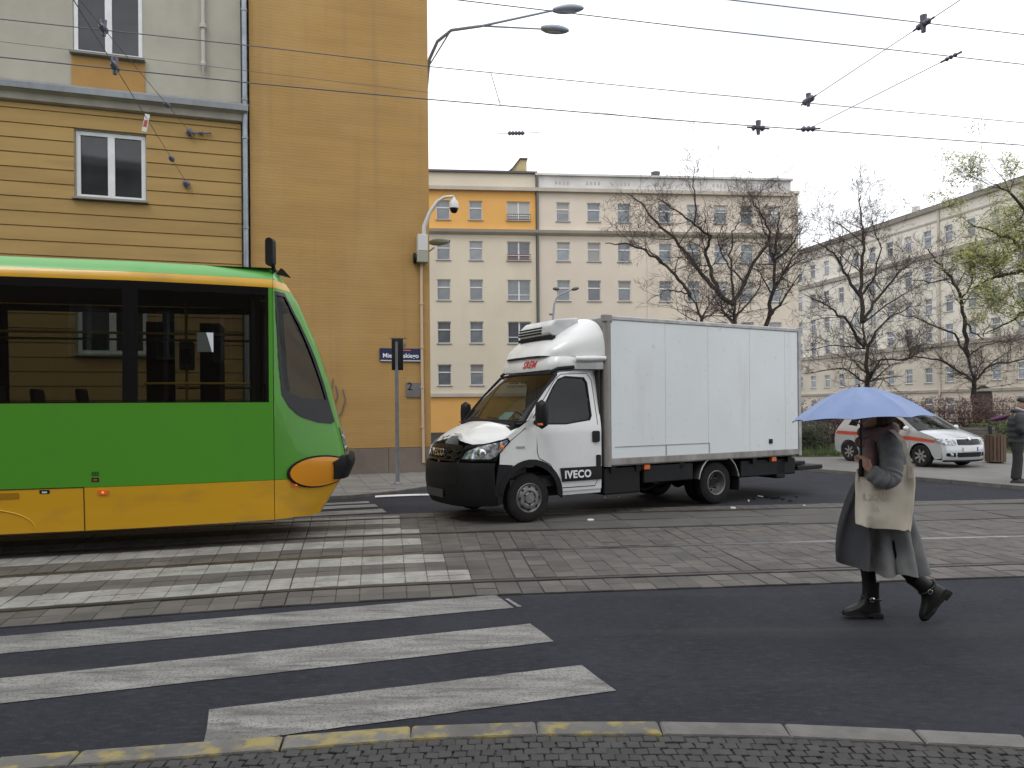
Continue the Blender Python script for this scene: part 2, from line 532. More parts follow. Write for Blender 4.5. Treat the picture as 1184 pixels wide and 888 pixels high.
near = sheet('near_pavement', [(-30, -30), (30, -30), (30, -2)] + [(p.x, p.y) for p in KI[::-1]] + [(-30, -2)], .012, joint, 'dark cobbled pavement at the bottom edge')
um_cob = unit_mesh('cobble', cobble_m)
cobs = []
for r_ in range(9):
    for i in range(90):
        x = -2.9 + i * .066 + (r_ % 2) * .033 + random.uniform(-.005, .005)
        k = max(j for j in range(13) if KI[j].x <= x)
        f = (x - KI[k].x) / (KI[k + 1].x - KI[k].x)
        y = KI[k].y + f * (KI[k + 1].y - KI[k].y) - .04 - r_ * .062
        cobs.append((x, y))
cobs.sort(key=lambda c: -(c[1] if abs(c[0] / c[1]) < .72 else 0))
mbr = MB()
for i, (x, y) in enumerate(cobs):
    z = .024 + random.uniform(-.004, .004); s_ = (random.uniform(.058, .063), random.uniform(.054, .059), .009); an = random.uniform(-.1, .1)
    if i < 300:
        o = obj('cobble', um_cob, near); o.location = (x, y, z); o.scale = s_; o.rotation_euler = (random.uniform(-.05, .05), random.uniform(-.05, .05), an)
    else:
        mbr.add(unit.v, unit.f, Matrix.Translation((x, y, z)) @ Matrix.Rotation(an, 4, 'Z') @ Matrix.Diagonal((*s_, 1)))
mbr.build('other_cobbles', cobble_m, near)['kind'] = 'stuff'

# far left pavement in front of the yellow building
def kerb_run(name, label, pts, h, w, step, m=kerb_m, side=1):
    k = thing(name, label, 'kerb', kind='structure')
    P = [Vector((*p, 0)) for p in pts]
    L_ = [0]
    for a, b in zip(P, P[1:]): L_.append(L_[-1] + (b - a).length)
    def at(s):
        for i in range(len(P) - 1):
            if s <= L_[i + 1]: return P[i].lerp(P[i + 1], (s - L_[i]) / (L_[i + 1] - L_[i]))
        return P[-1]
    n = int(L_[-1] / step)
    for i in range(n):
        a, b = at(i * step + .006), at((i + 1) * step - .006)
        t = (b - a).normalized(); nn = Vector((-t.y, t.x, 0)) * side * w
        mb = MB(); mb.add([a, b, b + nn, a + nn] + [v + Vector((0, 0, h)) for v in (a, b, b + nn, a + nn)], [(0, 1, 5, 4), (1, 2, 6, 5), (2, 3, 7, 6), (3, 0, 4, 7), (4, 5, 6, 7)])
        mb.build('kerb_stone', m, k)
    return k
FK = [(-26, 6.7), (-11, 11.0), (-4.6, 13.05), (-3.3, 13.5), (-2.75, 13.8), (-2.35, 14.2), (-1.95, 14.75), (-1.55, 15.5), (-1.25, 16.5), (-1.2, 17.5), (-1.3, 18.6), (-8.0, 40.5)]
kerb_run('corner_kerb', 'pale kerb round the street corner below the yellow wall', FK, .06, .14, 1.0)
side_pts = [(-2.06, 18.6), (-8.6, 40.0)]
cp = sheet('corner_pavement', [(p[0] - (.05 if i > 3 else 0), p[1] + .13) for i, p in enumerate(FK)] + [(-8.6, 40), (-2.0, 18.7), (-26, 11.3)], .055, pave_m, 'pale paved corner pavement in front of the yellow wall')
# paving slabs near the corner, each its own piece
t17 = R(16.5)
um_pave = unit_mesh('paving_slab', pave_m)
fpoly = [(p[0] - .25, p[1] + .35) for p in FK[:11]] + [(-2.2, 18.3), (-26, 11.0)]
fpoly2 = [(p[0], p[1]) for p in fpoly]
for i in range(-4, 16):
    for j in range(12):
        q = Vector((-2.1, 18.35)) + Vector((-math.cos(t17), -math.sin(t17))) * (i * .505) + Vector((math.sin(t17), -math.cos(t17))) * (j * .505 + .1)
        if not inside((q.x, q.y), fpoly2): continue
        o = obj('paving_slab', um_pave, cp); o.location = (q.x, q.y, .066 + random.uniform(-.002, .002)); o.rotation_euler = (0, 0, t17); o.scale = (.495, .495, .015)

# plaza on the right
PK = [(-1.0, 26.0), (2.5, 22.8), (5.2, 20.9), (7.1, 19.2), (8.77, 16.0), (9.76, 14.0), (12, 9.6), (20, -6)]
kerb_run('plaza_kerb', 'pale kerb edging the plaza where the silver car is parked', PK, .08, .16, 1.0, kerb_m, 1)
plaza = sheet('plaza_pavement', [(p[0] + .12, p[1] + .08) for p in PK] + [(90, -6), (90, 60), (20, 60), (-1, 40)], .07, plaza_m, 'pale paved plaza under the silver car')
lawn = sheet('lawn', [(1.0, 25.5), (5.5, 22.9), (8.8, 22.6), (12.5, 22.6), (14.0, 23.6), (60, 26), (60, 50), (1, 50)], .085, grass_m, 'green lawn strip behind the silver car')
gm = MB()
for i in range(26000):
    x = random.uniform(4, 26); y = 22.8 + random.random() ** 1.6 * 9
    if x > 13.5 and y < 24.2: continue
    if abs(x / y) > .78: continue
    h = random.uniform(.06, .2); a = random.uniform(0, PI); w = .012
    dx, dy = math.cos(a) * w, math.sin(a) * w
    lx, ly = random.uniform(-.06, .06), random.uniform(-.06, .06)
    k = len(gm.v)
    gm.v += [(x - dx, y - dy, .08), (x + dx, y + dy, .08), (x + lx, y + ly, .08 + h)]
    gm.f.append((k, k + 1, k + 2))
tag(gm.build('grass', grass_m), 'rough green grass growing behind the car and the truck', 'grass', kind='stuff')

# ================================================================ BUILDINGS
def win_meshes(w, h, kind, fr=.055):
    f = MB(); p = MB()
    d0, d1 = -.03, .04
    f.box(0, w, d0, d1, 0, fr); f.box(0, w, d0, d1, h - fr, h)
    f.box(0, fr, d0, d1, fr, h - fr); f.box(w - fr, w, d0, d1, fr, h - fr)
    if kind == 'transom':
        f.box(fr, w - fr, d0 - .004, d1, h * .60, h * .60 + .085)
    elif kind == 'double':
        f.box(w / 2 - .07, w / 2 + .07, d0 - .004, d1, fr, h - fr)
    elif kind == 'wide':
        f.box(w * .5 - .05, w * .5 + .05, d0 - .004, d1, fr, h - fr)
        f.box(fr, w - fr, d0 - .002, d1, h * .27, h * .27 + .05)
    p.box(fr * .5, w - fr * .5, 0.005, .02, fr * .5, h - fr * .5)
    s = MB(); s.box(-.06, w + .06, -.20, .03, -.05, -.004)
    return f.mesh('window'), p.mesh('pane'), s.mesh('sill')
frame_m = mat('window_frame', (.72, .73, .74), .4, col2=(.62, .63, .64), vs=3)
pane_far = mat('pane_far', (.11, .125, .145), .06, rand=.55, spec=.9, col2=(.22, .24, .26), vs=.9, amt=.8)  # grey-blue base carries reflected sky and curtains, varied per window
pane_near = mat('pane_near', (.018, .02, .024), .04, spec=.6, col2=(.05, .055, .06), vs=1.3, amt=.5)
blind_m = mat('blind', (.36, .36, .35), .35, rand=.45, spec=.5)
sill_m = mat('sill_grey', (.25, .24, .22), .7)
WC = {}
def window(parent, x, z, w, h, kind, y=.12, pane=None, sill=True, fr=.055):
    key = (round(w, 3), round(h, 3), kind, pane.name if pane else 'f')
    if key not in WC:
        a, b, c = win_meshes(w, h, kind, fr)
        a.materials.append(frame_m); b.materials.append(pane or pane_far); c.materials.append(sill_m)
        WC[key] = (a, b, c)
    a, b, c = WC[key]
    o = obj('window', a, parent); o.location = (x, y, z)
    obj('pane', b, o)
    if pane is None and random.random() < .42:
        hb = random.choice((.25, .4, .6, .95)); k2 = (round(w, 3), round(h, 3), hb)
        if k2 not in WC:
            q = MB(); q.box(.05, w - .05, .0015, .004, h * (1 - hb) + .03, h - .05); WC[k2] = q.mesh('blind'); WC[k2].materials.append(blind_m)
        obj('blind', WC[k2], o)
    if sill: obj('sill', c, o)
    return o
def facade(mb, x0, x1, z0, z1, wins, rev=.16, y=0.0):
    mb.panel([(x0, z0), (x1, z0), (x1, z1), (x0, z1)], [[(a, c), (b, c), (b, d), (a, d)] for (a, b, c, d) in wins], lambda u, v: (u, y, v))
    for (a, b, c, d) in wins:
        for q in (((a, c), (b, c)), ((b, c), (b, d)), ((b, d), (a, d)), ((a, d), (a, c))):
            (u0, v0), (u1, v1) = q
            mb.add([(u0, y, v0), (u0, y + rev, v0), (u1, y + rev, v1), (u1, y, v1)], [(0, 1, 2, 3)])

# ---- left building with rusticated bands; local x runs to the right along the facade, origin at the corner
A17 = R(17)
band_m = mat('band_ochre', (.40, .262, .095), .85, col2=(.33, .21, .076), vs=.8, bump=.25, bs=40, rand=.09, stretch=(.4, 1, 2.5))
layer_noise(band_m, (.22, .16, .08), 1.4, .56, .75, .5, (.25, .25, 1.8))
stucco_m = mat('stucco_beige', (.42, .40, .335), .9, col2=(.35, .335, .28), vs=.7, bump=.3, bs=60)
layer_noise(stucco_m, (.33, .31, .26), 1.2, .55, .75, .6, (1.5, 1.5, .35))
ochre_m = mat('ochre_panel', (.42, .24, .075), .85, col2=(.36, .2, .06), vs=1.5)
zinc_m = mat('zinc', (.25, .27, .29), .5, .3, col2=(.17, .185, .2), vs=2, stretch=(1, 1, .3))
pipe_m = mat('downpipe_metal', (.32, .36, .40), .42, .5, col2=(.22, .25, .28), vs=3)
lb = thing('apartment_house', 'house with ochre plaster bands below a zinc cornice and beige stucco above', 'building', (-2.06, 18.6, 0), A17)
XL = -20
wins = [(-7.92, -6.5, 6.40, 7.92), (-7.95, -6.54, 9.62, 11.3), (-7.92, -6.5, 2.92, 4.4), (-12.2, -10.8, 6.40, 7.92), (-12.2, -10.8, 9.62, 11.3), (-12.2, -10.8, 2.92, 4.4)]
mb = MB()
facade(mb, XL, -4.45, 0, 15, [(a - .0, b + .0, c, d) for a, b, c, d in wins], .2, .045)
mb.box(XL, -4.45, 6, 6.2, 0, 15); mb.box(XL - .2, XL, .05, 6.2, 0, 15); mb.box(XL, -4.4, .3, 6.2, 15, 15.2)
mb.build('wall', stucco_m, lb)
z = .95
while z < 8.38:
    h = min(.318, 8.40 - z)
    spans = [(XL, -4.46)]
    for (a, b, c, d) in wins:
        if z + h > c - .02 and z < d + .02 :
            ns = []
            for (p, q) in spans:
                if a - .0 > p and b < q: ns += [(p, a - .02), (b + .02, q)]
                else: ns.append((p, q))
            spans = ns
    for (p, q) in spans:
        m_ = MB(); prof = [(.006, z + .002), (-.012, z + .008), (.0, z + h - .02), (.014, z + h - .002), (.044, z + h - .001), (.044, z + .002)]
        m_.prism(prof, lambda u, v, w: (w, u, v), q, p)
        m_.build('plaster_band', band_m, lb)
    z += .318
m_ = MB(); m_.prism([(.04, 8.40), (-.10, 8.43), (-.12, 8.58), (-.22, 8.62), (-.24, 8.72), (-.19, 8.76), (.04, 8.84)], lambda u, v, w: (w, u, v), -4.30, XL)
m_.build('cornice', mat('cornice_stone', (.40, .37, .31), .8, col2=(.31, .285, .24), vs=2), lb)
m_ = MB(); m_.prism([(.03, 8.845), (-.20, 8.765), (-.25, 8.725), (-.25, 8.625), (-.262, 8.62), (-.265, 8.745), (-.20, 8.785), (.03, 8.90)], lambda u, v, w: (w, u, v), -4.28, XL)
m_.build('cornice_flashing', zinc_m, lb)
for (a, b, c, d) in wins:
    window(lb, a + .01, c + .02, b - a - .02, d - c - .03, 'double', .10, pane_near, True, .085)
for (a, b) in ((-7.98, -6.5), (-12.25, -10.8)):
    m_ = MB(); m_.box(a, b, .02, .05, 8.87, 9.55); m_.build('ochre_panel', ochre_m, lb)
# curtains behind the upper window
cur = MB(); cur.grid(40, 2, lambda a, b: (-7.9 + 1.3 * a, .24 + .02 * math.sin(a * 70), 9.65 + 1.6 * b))
cur.build('curtain', mat('curtain', (.3, .3, .29), .9), lb)
dp = MB()
dp.tube([(0, 0, .1), (0, 0, 14.9)], .06, 12)
for zz in (1.9, 3.9, 5.9, 8.0, 8.9, 11.0, 13.2): dp.lathe([(.06, zz), (.072, zz + .01), (.072, zz + .06), (.06, zz + .07)], 12)
o = dp.build('downpipe', pipe_m, None, 40)
o.matrix_world = Matrix.Translation(Vector((-2.06, 18.6, 0)) + Matrix.Rotation(A17, 3, 'Z') @ Vector((-4.36, -.10, 0)))
tag(o, 'grey metal downpipe between the beige house and the yellow wall', 'downpipe')
vp = MB(); vp.tube([(0, 0, 9.72), (0, 0, 14)], .045, 10); vp.lathe([(.045, 10.5), (.075, 10.52), (.075, 10.6), (.045, 10.62)], 10); vp.lathe([(.045, 9.74), (.06, 9.72), (.06, 9.66), (.03, 9.60), (.012, 9.45)], 10)
o = vp.build('vent_pipe', mat('vent_pipe_paint', (.45, .42, .38), .6), None, 40)
o.matrix_world = Matrix.Translation(Vector((-2.06, 18.6, 0)) + Matrix.Rotation(A17, 3, 'Z') @ Vector((-5.26, -.03, 0)))
tag(o, 'short beige vent pipe on the upper stucco wall', 'pipe')

# ---- yellow rendered end wall with grey plinth
yel_m = mat('yellow_render', (.415, .252, .083), .88, col2=(.36, .214, .072), vs=.55, bump=.0, stretch=(.5, .5, 2.2))
def courses(m, period=.075):
    t = m.node_tree; n, l = t.nodes, t.links.new
    b = n['Principled BSDF']
    tc = n.new('ShaderNodeTexCoord'); wv = n.new('ShaderNodeTexWave'); wv.bands_direction = 'Z'; wv.inputs['Scale'].default_value = .314 / period
    wv.inputs['Distortion'].default_value = 2.5; wv.inputs['Detail'].default_value = 4; wv.inputs['Detail Scale'].default_value = .7
    l(tc.outputs['Object'], wv.inputs['Vector'])
    bp = n.new('ShaderNodeBump'); bp.inputs['Strength'].default_value = .18; bp.inputs['Distance'].default_value = .006
    nz = n.new('ShaderNodeTexNoise'); nz.inputs['Scale'].default_value = 25
    l(tc.outputs['Object'], nz.inputs['Vector'])
    ad = n.new('ShaderNodeMath'); ad.operation = 'ADD'; l(wv.outputs['Fac'], ad.inputs[0]); l(nz.outputs[0], ad.inputs[1])
    l(ad.outputs[0], bp.inputs['Height']); l(bp.outputs[0], b.inputs['Normal'])
courses(yel_m)
layer_noise(yel_m, (.32, .19, .068), 2.2, .50, .75, .5, (.18, .18, 2.0), False)
layer_noise(yel_m, (.47, .295, .115), 1.0, .56, .8, .6, (.3, .3, 1.5), False)
layer_noise(yel_m, (.27, .175, .075), 1.6, .55, .80, .55, (2.6, 2.6, .10), False)
layer_noise(yel_m, (.46, .30, .12), .45, .50, .70, .5, (1, 1, .8), False)
layer_noise(yel_m, (.31, .19, .07), 7, .55, .75, .35, (.5, .5, 2.5), False)
yb = thing('yellow_building', 'tall windowless ochre yellow building wall on a grey stone plinth', 'building', (-2.06, 18.6, 0), A17)
m_ = MB(); m_.box(-4.26, 0, -.02, 22, .70, 24); m_.build('wall', yel_m, yb)
pl_m = mat('plinth_stone', (.20, .16, .13), .8, col2=(.15, .12, .10), vs=1.5, bump=.3, bs=50, rand=.1)
m_ = MB(); m_.box(-4.3, -.02, 0, 21.9, 0, .70); m_.build('plinth', pl_m, yb)
for i in range(4):
    m_ = MB(); m_.box(-4.26 + i * 1.065, -4.26 + (i + 1) * 1.065 - .012, -.05, -.0, 0, .69); m_.build('plinth_slab', pl_m, yb)

# ---- far apartment building across the side street
A6 = R(5.5)
far_cream = mat('far_cream', (.66, .60, .485), .9, col2=(.60, .54, .435), vs=.25)
layer_noise(far_cream, (.52, .47, .38), .5, .55, .8, .5, (1, 1, .3))
far_pink = mat('far_pink', (.67, .595, .51), .9, col2=(.61, .54, .46), vs=.25)
layer_noise(far_pink, (.54, .48, .41), .5, .55, .8, .5, (1, 1, .3))
far_orange = mat('far_orange', (.74, .42, .13), .9, col2=(.68, .37, .11), vs=.3)
far_grey = mat('far_attic', (.68, .67, .66), .9, col2=(.48, .47, .46), vs=.4)
far_trim = mat('far_trim', (.50, .46, .40), .85, col2=(.42, .38, .33), vs=.5)
far_dark = mat('far_roof', (.10, .10, .11), .7)
def far_block(name, label, O, ang, x0, x1, wcols, rows, ztop, floors_col, attic_z, corn_z, base_z, mwall, mtop, mbase, mattic, depth=12, grooves=()):
    b = thing(name, label, 'building', O, ang)
    ws = [(x - w / 2, x + w / 2, z, z + h) for (x, w) in wcols for (z, h) in rows]
    parts = [('wall', base_z, corn_z, mwall), ('upper_wall', corn_z, attic_z, mtop), ('ground_floor_wall', 0, base_z, mbase)]
    for nm, za, zb, mm in parts:
        m_ = MB(); facade(m_, x0, x1, za, zb, [w for w in ws if w[2] > za and w[3] < zb], .22)
        if nm == 'wall': m_.box(x0 + .01, x1 - .01, .4, depth, 0, attic_z); 
        m_.add([(x1, 0, za), (x1, depth, za), (x1, depth, zb), (x1, 0, zb)], [(0, 1, 2, 3)])
        m_.add([(x0, 0, za), (x0, depth, za), (x0, depth, zb), (x0, 0, zb)], [(3, 2, 1, 0)])
        m_.build(nm, mm, b)
    m_ = MB(); m_.box(x0, x1, -.02, depth, attic_z + .25, ztop); m_.build('attic', mattic, b)
    m_ = MB(); m_.box(x0, x1 + .1, -.28, depth, attic_z, attic_z + .25); m_.build('upper_cornice', far_trim, b)
    m_ = MB(); m_.prism([(.0, corn_z - .16), (-.3, corn_z), (-.38, corn_z + .18), (.0, corn_z + .26)], lambda u, v, w: (w, u, v), x1 + .1, x0); m_.build('cornice', far_trim, b)
    m_ = MB(); m_.box(x0, x1, -.15, .02, base_z - .12, base_z + .12); m_.build('base_cornice', far_trim, b)
    m_ = MB(); m_.box(x0 - .1, x1 + .12, -.2, depth, ztop, ztop + .14); m_.build('roof_edge', far_dark if mtop is far_orange else far_grey, b)
    for i, (a, c, z0, z1) in enumerate(ws):
        window(b, a, z0, c - a, z1 - z0, 'wide' if c - a > 1.2 else 'transom', .13)
    for gx in grooves:
        for k in range(4):
            m_ = MB(); m_.box(gx + k * .28, gx + k * .28 + .1, -.05, -.015, attic_z + .6, ztop - .35); m_.build('attic_rib', far_trim, b)
    return b
# positions along the facade from the survey
O6 = Vector((1.83, 52.0, 0)); d6 = Vector((math.cos(A6), math.sin(A6), 0))
def along(px):
    u, v = uv(px, 400)
    return (u * O6.y - O6.x) / (d6.x - u * d6.y)
def hz(px, py):
    t = along(px); return EYE + uv(px, py)[1] * (O6.y + t * d6.y)
rowsF = [(hz(652, y1), hz(652, y0) - hz(652, y1)) for (y0, y1) in ((234, 256), (280, 302), (324, 348), (372, 397), (421, 445))]
rowsF.append((rowsF[-1][0] - 3.1, 1.45))
zc, za, zt = hz(622, 270), hz(622, 222), hz(622, 203)
fl = far_block('orange_apartment_building', 'cream apartment building with orange top floor and tall chimney', O6, A6, along(440), along(621), [(along(x), w) for x, w in ((475, .95), (514, .95), (551.5, .95), (601, 1.65))], rowsF[:5], zt + .1, None, za, zc, hz(520, 457), far_cream, far_orange, far_orange, far_cream)
fr_ = far_block('beige_apartment_building', 'long beige pink apartment building behind the bare trees', O6, A6, along(622), along(916), [(along(x), .95) for x in (652.5, 688, 723, 770.5, 803, 834.5, 865, 897)], rowsF, zt, None, za, zc, hz(620, 470), far_pink, far_pink, far_pink, far_grey, grooves=[along(x) for x in (644, 680, 715, 762, 795, 826, 858, 889)])
for px in (752, 814):
    m_ = MB(); t_ = along(px); m_.box(t_ - .18, t_ + .18, -.06, .0, rowsF[-1][0], zc - .2); m_.build('pilaster', far_pink, fr_)
m_ = MB(); m_.box(along(916) - .02, along(928), .5, 12, 0, zt - .8); m_.box(along(916) - .02, along(929), .3, 12, zt - .8, zt - .6); m_.box(along(916), along(930), .4, 12, za - 1.2, za - 1.0); m_.build('end_wing', far_pink, fr_)
t_ = along(622)
m_ = MB(); m_.tube([(t_ + .05, -.12, 0), (t_ + .05, -.12, zt)], .09, 8); m_.build('drainpipe', mat('drain_dark', (.12, .12, .12), .6), fr_)
# wide windows' boxes: two balconette railings on the left house
for k, zz in enumerate((rowsF[0][0], rowsF[1][0])):
    m_ = MB(); x_ = along(601)
    m_.box(x_ - .85, x_ + .85, -.22, -.19, zz + .38, zz + .42); m_.box(x_ - .85, x_ + .85, -.22, -.19, zz + .02, zz + .06)
    for q in range(12): m_.box(x_ - .84 + q * .15, x_ - .82 + q * .15, -.215, -.195, zz + .05, zz + .4)
    m_.build('balcony_rail', mat('rail_red' if k else 'rail_black', (.22, .05, .05) if k else (.05, .05, .06), .6), fl)
m_ = MB(); xa, xb = along(590), along(613); zz = zt + .1
m_.prism([(xa, zz), (xb, zz), (xb, zz + 1.35), (xb - .45, zz + 1.35), (xb - 1.0, zz + .65), (xa, zz + .3)], lambda u, v, w: (u, w, v), 1.0, 3.2)
ch = m_.build('chimney', mat('chimney_yellow', (.50, .42, .22), .9, col2=(.38, .3, .17), vs=.8), fl)
m_ = MB(); m_.prism([(xb + .06, zz + 1.35), (xb + .06, zz + 1.45), (xb - .5, zz + 1.45), (xb - 1.06, zz + .72), (xa - .05, zz + .38), (xa - .05, zz + .28), (xb - 1.02, zz + .62), (xb - .47, zz + 1.35)], lambda u, v, w: (u, w, v), .9, 3.3)
m_.build('coping', mat('coping_brown', (.12, .08, .07), .8), ch)
m_ = MB(); t_ = along(767); m_.lathe([(.12, 0), (.12, .35), (.30, .55), (.36, .8), (.2, .82)], 10, rot((t_, 1.5, zt + .1)), True); m_.build('roof_vent', far_dark, fr_)
m_ = MB(); t_ = along(836); m_.tube([(t_, 1.5, zt), (t_, 1.5, zt + 1.3)], .025, 5); m_.box(t_ + .5, t_ + .75, 1.4, 1.7, zt, zt + .3); m_.build('antenna', far_dark, fr_)

# ---- right building running away from the camera
A14 = R(90 + 14.6)
wht = mat('right_stucco', (.72, .68, .60), .9, col2=(.62, .58, .50), vs=.2)
layer_noise(wht, (.52, .47, .39), .35, .55, .75, .6, (1, 1, .2))
sand = mat('right_sandstone', (.55, .50, .42), .9, col2=(.47, .42, .35), vs=.3)
rb = thing('corner_apartment_building', 'long pale stone apartment building with arched doorway on the right', 'building', (40.4, 68.0, 0), A14)
# local x runs away from the camera (left in the picture), local +y faces the street
def rz_(y): return EYE + uv(1097, y)[1] * 68.0
rr = [(rz_(y) - .75, 1.5) for y in (270, 313, 351, 384)]
rlow = [(rz_(433) - .7, 1.4), (rz_(470) - .8, 1.6)]
cols = [2.3 + 2.42 * (i - 9) for i in range(18)]
ztop_r = EYE + uv(1110, 232)[1] * 67
zb1, zb2, zc2 = rz_(398), rz_(452), rz_(291)
ARX = -3.6
W_ = []
m_ = MB(); m2 = MB(); m3 = MB()
for x in cols:
    for k, (z0, h) in enumerate(rr + rlow):
        if k == 5 and abs(x - ARX) < 1.6: continue
        W_.append((x - .45, x + .45, z0, z0 + h))
fy = lambda u, v: (u, 0, v)
def rfac(m_, za_, zb_, extra=()):
    ws = [w for w in W_ if w[2] > za_ - .01 and w[3] < zb_ + .01]
    m_.panel([(-26, za_), (24, za_), (24, zb_), (-26, zb_)], [[(a, c), (b, c), (b, d), (a, d)] for (a, b, c, d) in ws] + list(extra), fy, None, True)
    for (a, b, c, d) in ws:
        for (u0, v0), (u1, v1) in (((a, c), (b, c)), ((b, c), (b, d)), ((b, d), (a, d)), ((a, d), (a, c))):
            m_.add([(u0, 0, v0), (u1, 0, v1), (u1, -.25, v1), (u0, -.25, v0)], [(0, 1, 2, 3)])
arch = [(ARX - 1.0, .1), (ARX + 1.0, .1)] + circ(ARX, 2.3, 1.0, 12, 0, PI)
rfac(m_, zb1, ztop_r - .3); rfac(m2, .05, zb1, [arch])
m_.box(-26, 24, -14, -.3, .05, ztop_r - .3)
m_.build('wall', wht, rb); m2.build('ground_floor_wall', sand, rb)
ar_in = MB(); ar_in.prism(arch, lambda u, v, w: (u, w, v), -.02, -.29); ar_in.build('arched_door', mat('arch_dark', (.05, .038, .03), .8), rb)
for nm, za_, zb_, pr in (('eaves_cornice', ztop_r - .3, ztop_r, .55), ('string_cornice', zc2 - .2, zc2 + .2, .35), ('belt_cornice', zb1 - .15, zb1 + .2, .25), ('lower_belt', zb2 - .12, zb2 + .12, .18), ('attic_moulding', rz_(252) - .08, rz_(252) + .08, .1)):
    q = MB(); q.prism([(-.02, za_), (pr * .6, za_), (pr, zb_), (-.02, zb_)], lambda u, v, w: (w, u, v), -26, 24.2); q.build(nm, far_trim, rb)
q = MB(); q.box(-26, 24, -14, .1, ztop_r, ztop_r + .25); q.build('roof', far_dark, rb)
zz = .4
while zz < zb2 - .5:       # rustication courses on the ground floor, broken by windows
    spans = [(-20, 10)]
    for (a, b, c, d) in W_ + [(ARX - 1.05, ARX + 1.05, 0, 3.4)]:
        if c < zz + .42 and d > zz:
            ns = []
            for (p_, q_) in spans:
                if a > p_ and b < q_: ns += [(p_, a - .1), (b + .1, q_)]
                else: ns.append((p_, q_))
            spans = ns
    for (p_, q_) in spans:
        q = MB(); q.box(p_, q_, -.01, .07, zz, zz + .42); q.build('stone_course', sand, rb)
    zz += .5
for (a, b, c, d) in W_:
    o = window(rb, b, c, b - a, d - c, 'transom', -.13); o.rotation_euler = (0, 0, PI)
    if c > rr[1][0] - .1 and c < rr[0][0] - .1:
        pass
for t_ in (5.2, -2.0):
    q = MB(); q.box(t_, t_ + .5, -2, -1.4, ztop_r + .2, ztop_r + 1.3); q.build('chimney', far_grey, rb)
for t_ in (.9, -8.9):
    q = MB(); q.tube([(t_, .12, 0), (t_, .12, ztop_r - .3)], .1, 6); q.build('drainpipe', far_trim, rb)

# ---- terrace behind the camera; it shows in the tram's and truck's windows and shades the near side of the street
tb = thing('terrace_behind', 'brown terrace on the near side of the street, mirrored in the tram windows', 'building', (14, -6.5, 0), R(180 + 6))
ws = [(x - .55, x + .55, z0, z0 + 1.7) for x in [1.5 + 2.9 * i for i in range(16)] for z0 in (1.2, 4.6, 8.0, 11.4)]
q = MB(); facade(q, 0, 48, 0, 14.5, ws, .25); q.box(0.01, 47.99, .5, 10, 0, 14.5); q.build('wall', mat('terrace_brown', (.22, .19, .16), .9, col2=(.17, .15, .13), vs=.5), tb)
for (a, b, c, d) in ws: window(tb, a, c, b - a, d - c, 'double', .14)
q = MB(); q.box(-.2, 48.2, -.4, 10, 14.5, 14.9); q.build('cornice', far_trim, tb)

# ================================================================ TRAM (local x = travel direction, y = to the far side, near side at y = 0)
tram_green = mat('tram_green', (.068, .265, .02), .34, coat=.25, spec=.4)
layer_noise(tram_green, (.075, .16, .05), 2.2, .58, .85, .35, (1, 1, .5), False)
tram_green_lit = mat('tram_green_sky_lit', (.10, .36, .075), .3, coat=.5)  # sky light on the roof put into a lighter green
tram_yellow = mat('tram_yellow', (.60, .32, .008), .34, coat=.3)
layer_noise(tram_yellow, (.30, .18, .04), 2.5, .52, .8, .5, (.8, 1, 1.6), False)
black_gloss = mat('black_gloss', (.006, .006, .007), .12, spec=.32)
black_mat = mat('black_rubber', (.010, .010, .011), .6, spec=.25)
dark_plastic = mat('dark_plastic', (.008, .0083, .0095), .5, col2=(.013, .0133, .0145), vs=4, spec=.22)
tram_glass = glass('tram_glass', (.33, .34, .315), 1.4)
orange_lamp = mat('orange_lamp', (.9, .18, .03), .3, emit=1.2)
orange_refl = mat('orange_reflector', (.7, .16, .03), .3)
lamp_clear = mat('lamp_glass', (.55, .58, .6), .08, .55, col2=(.15, .16, .17), vs=18, ramp=(.4, .6))
chrome = mat('chrome', (.62, .63, .65), .18, 1.0)
interior_dark = mat('interior_dark', (.02, .02, .021), .8)
seat_dark = mat('seat_dark', (.03, .03, .035), .7)
pole_yellow = mat('pole_yellow', (.5, .32, .03), .4)
white_paper = mat('white_paper', (.65, .7, .75), .6)

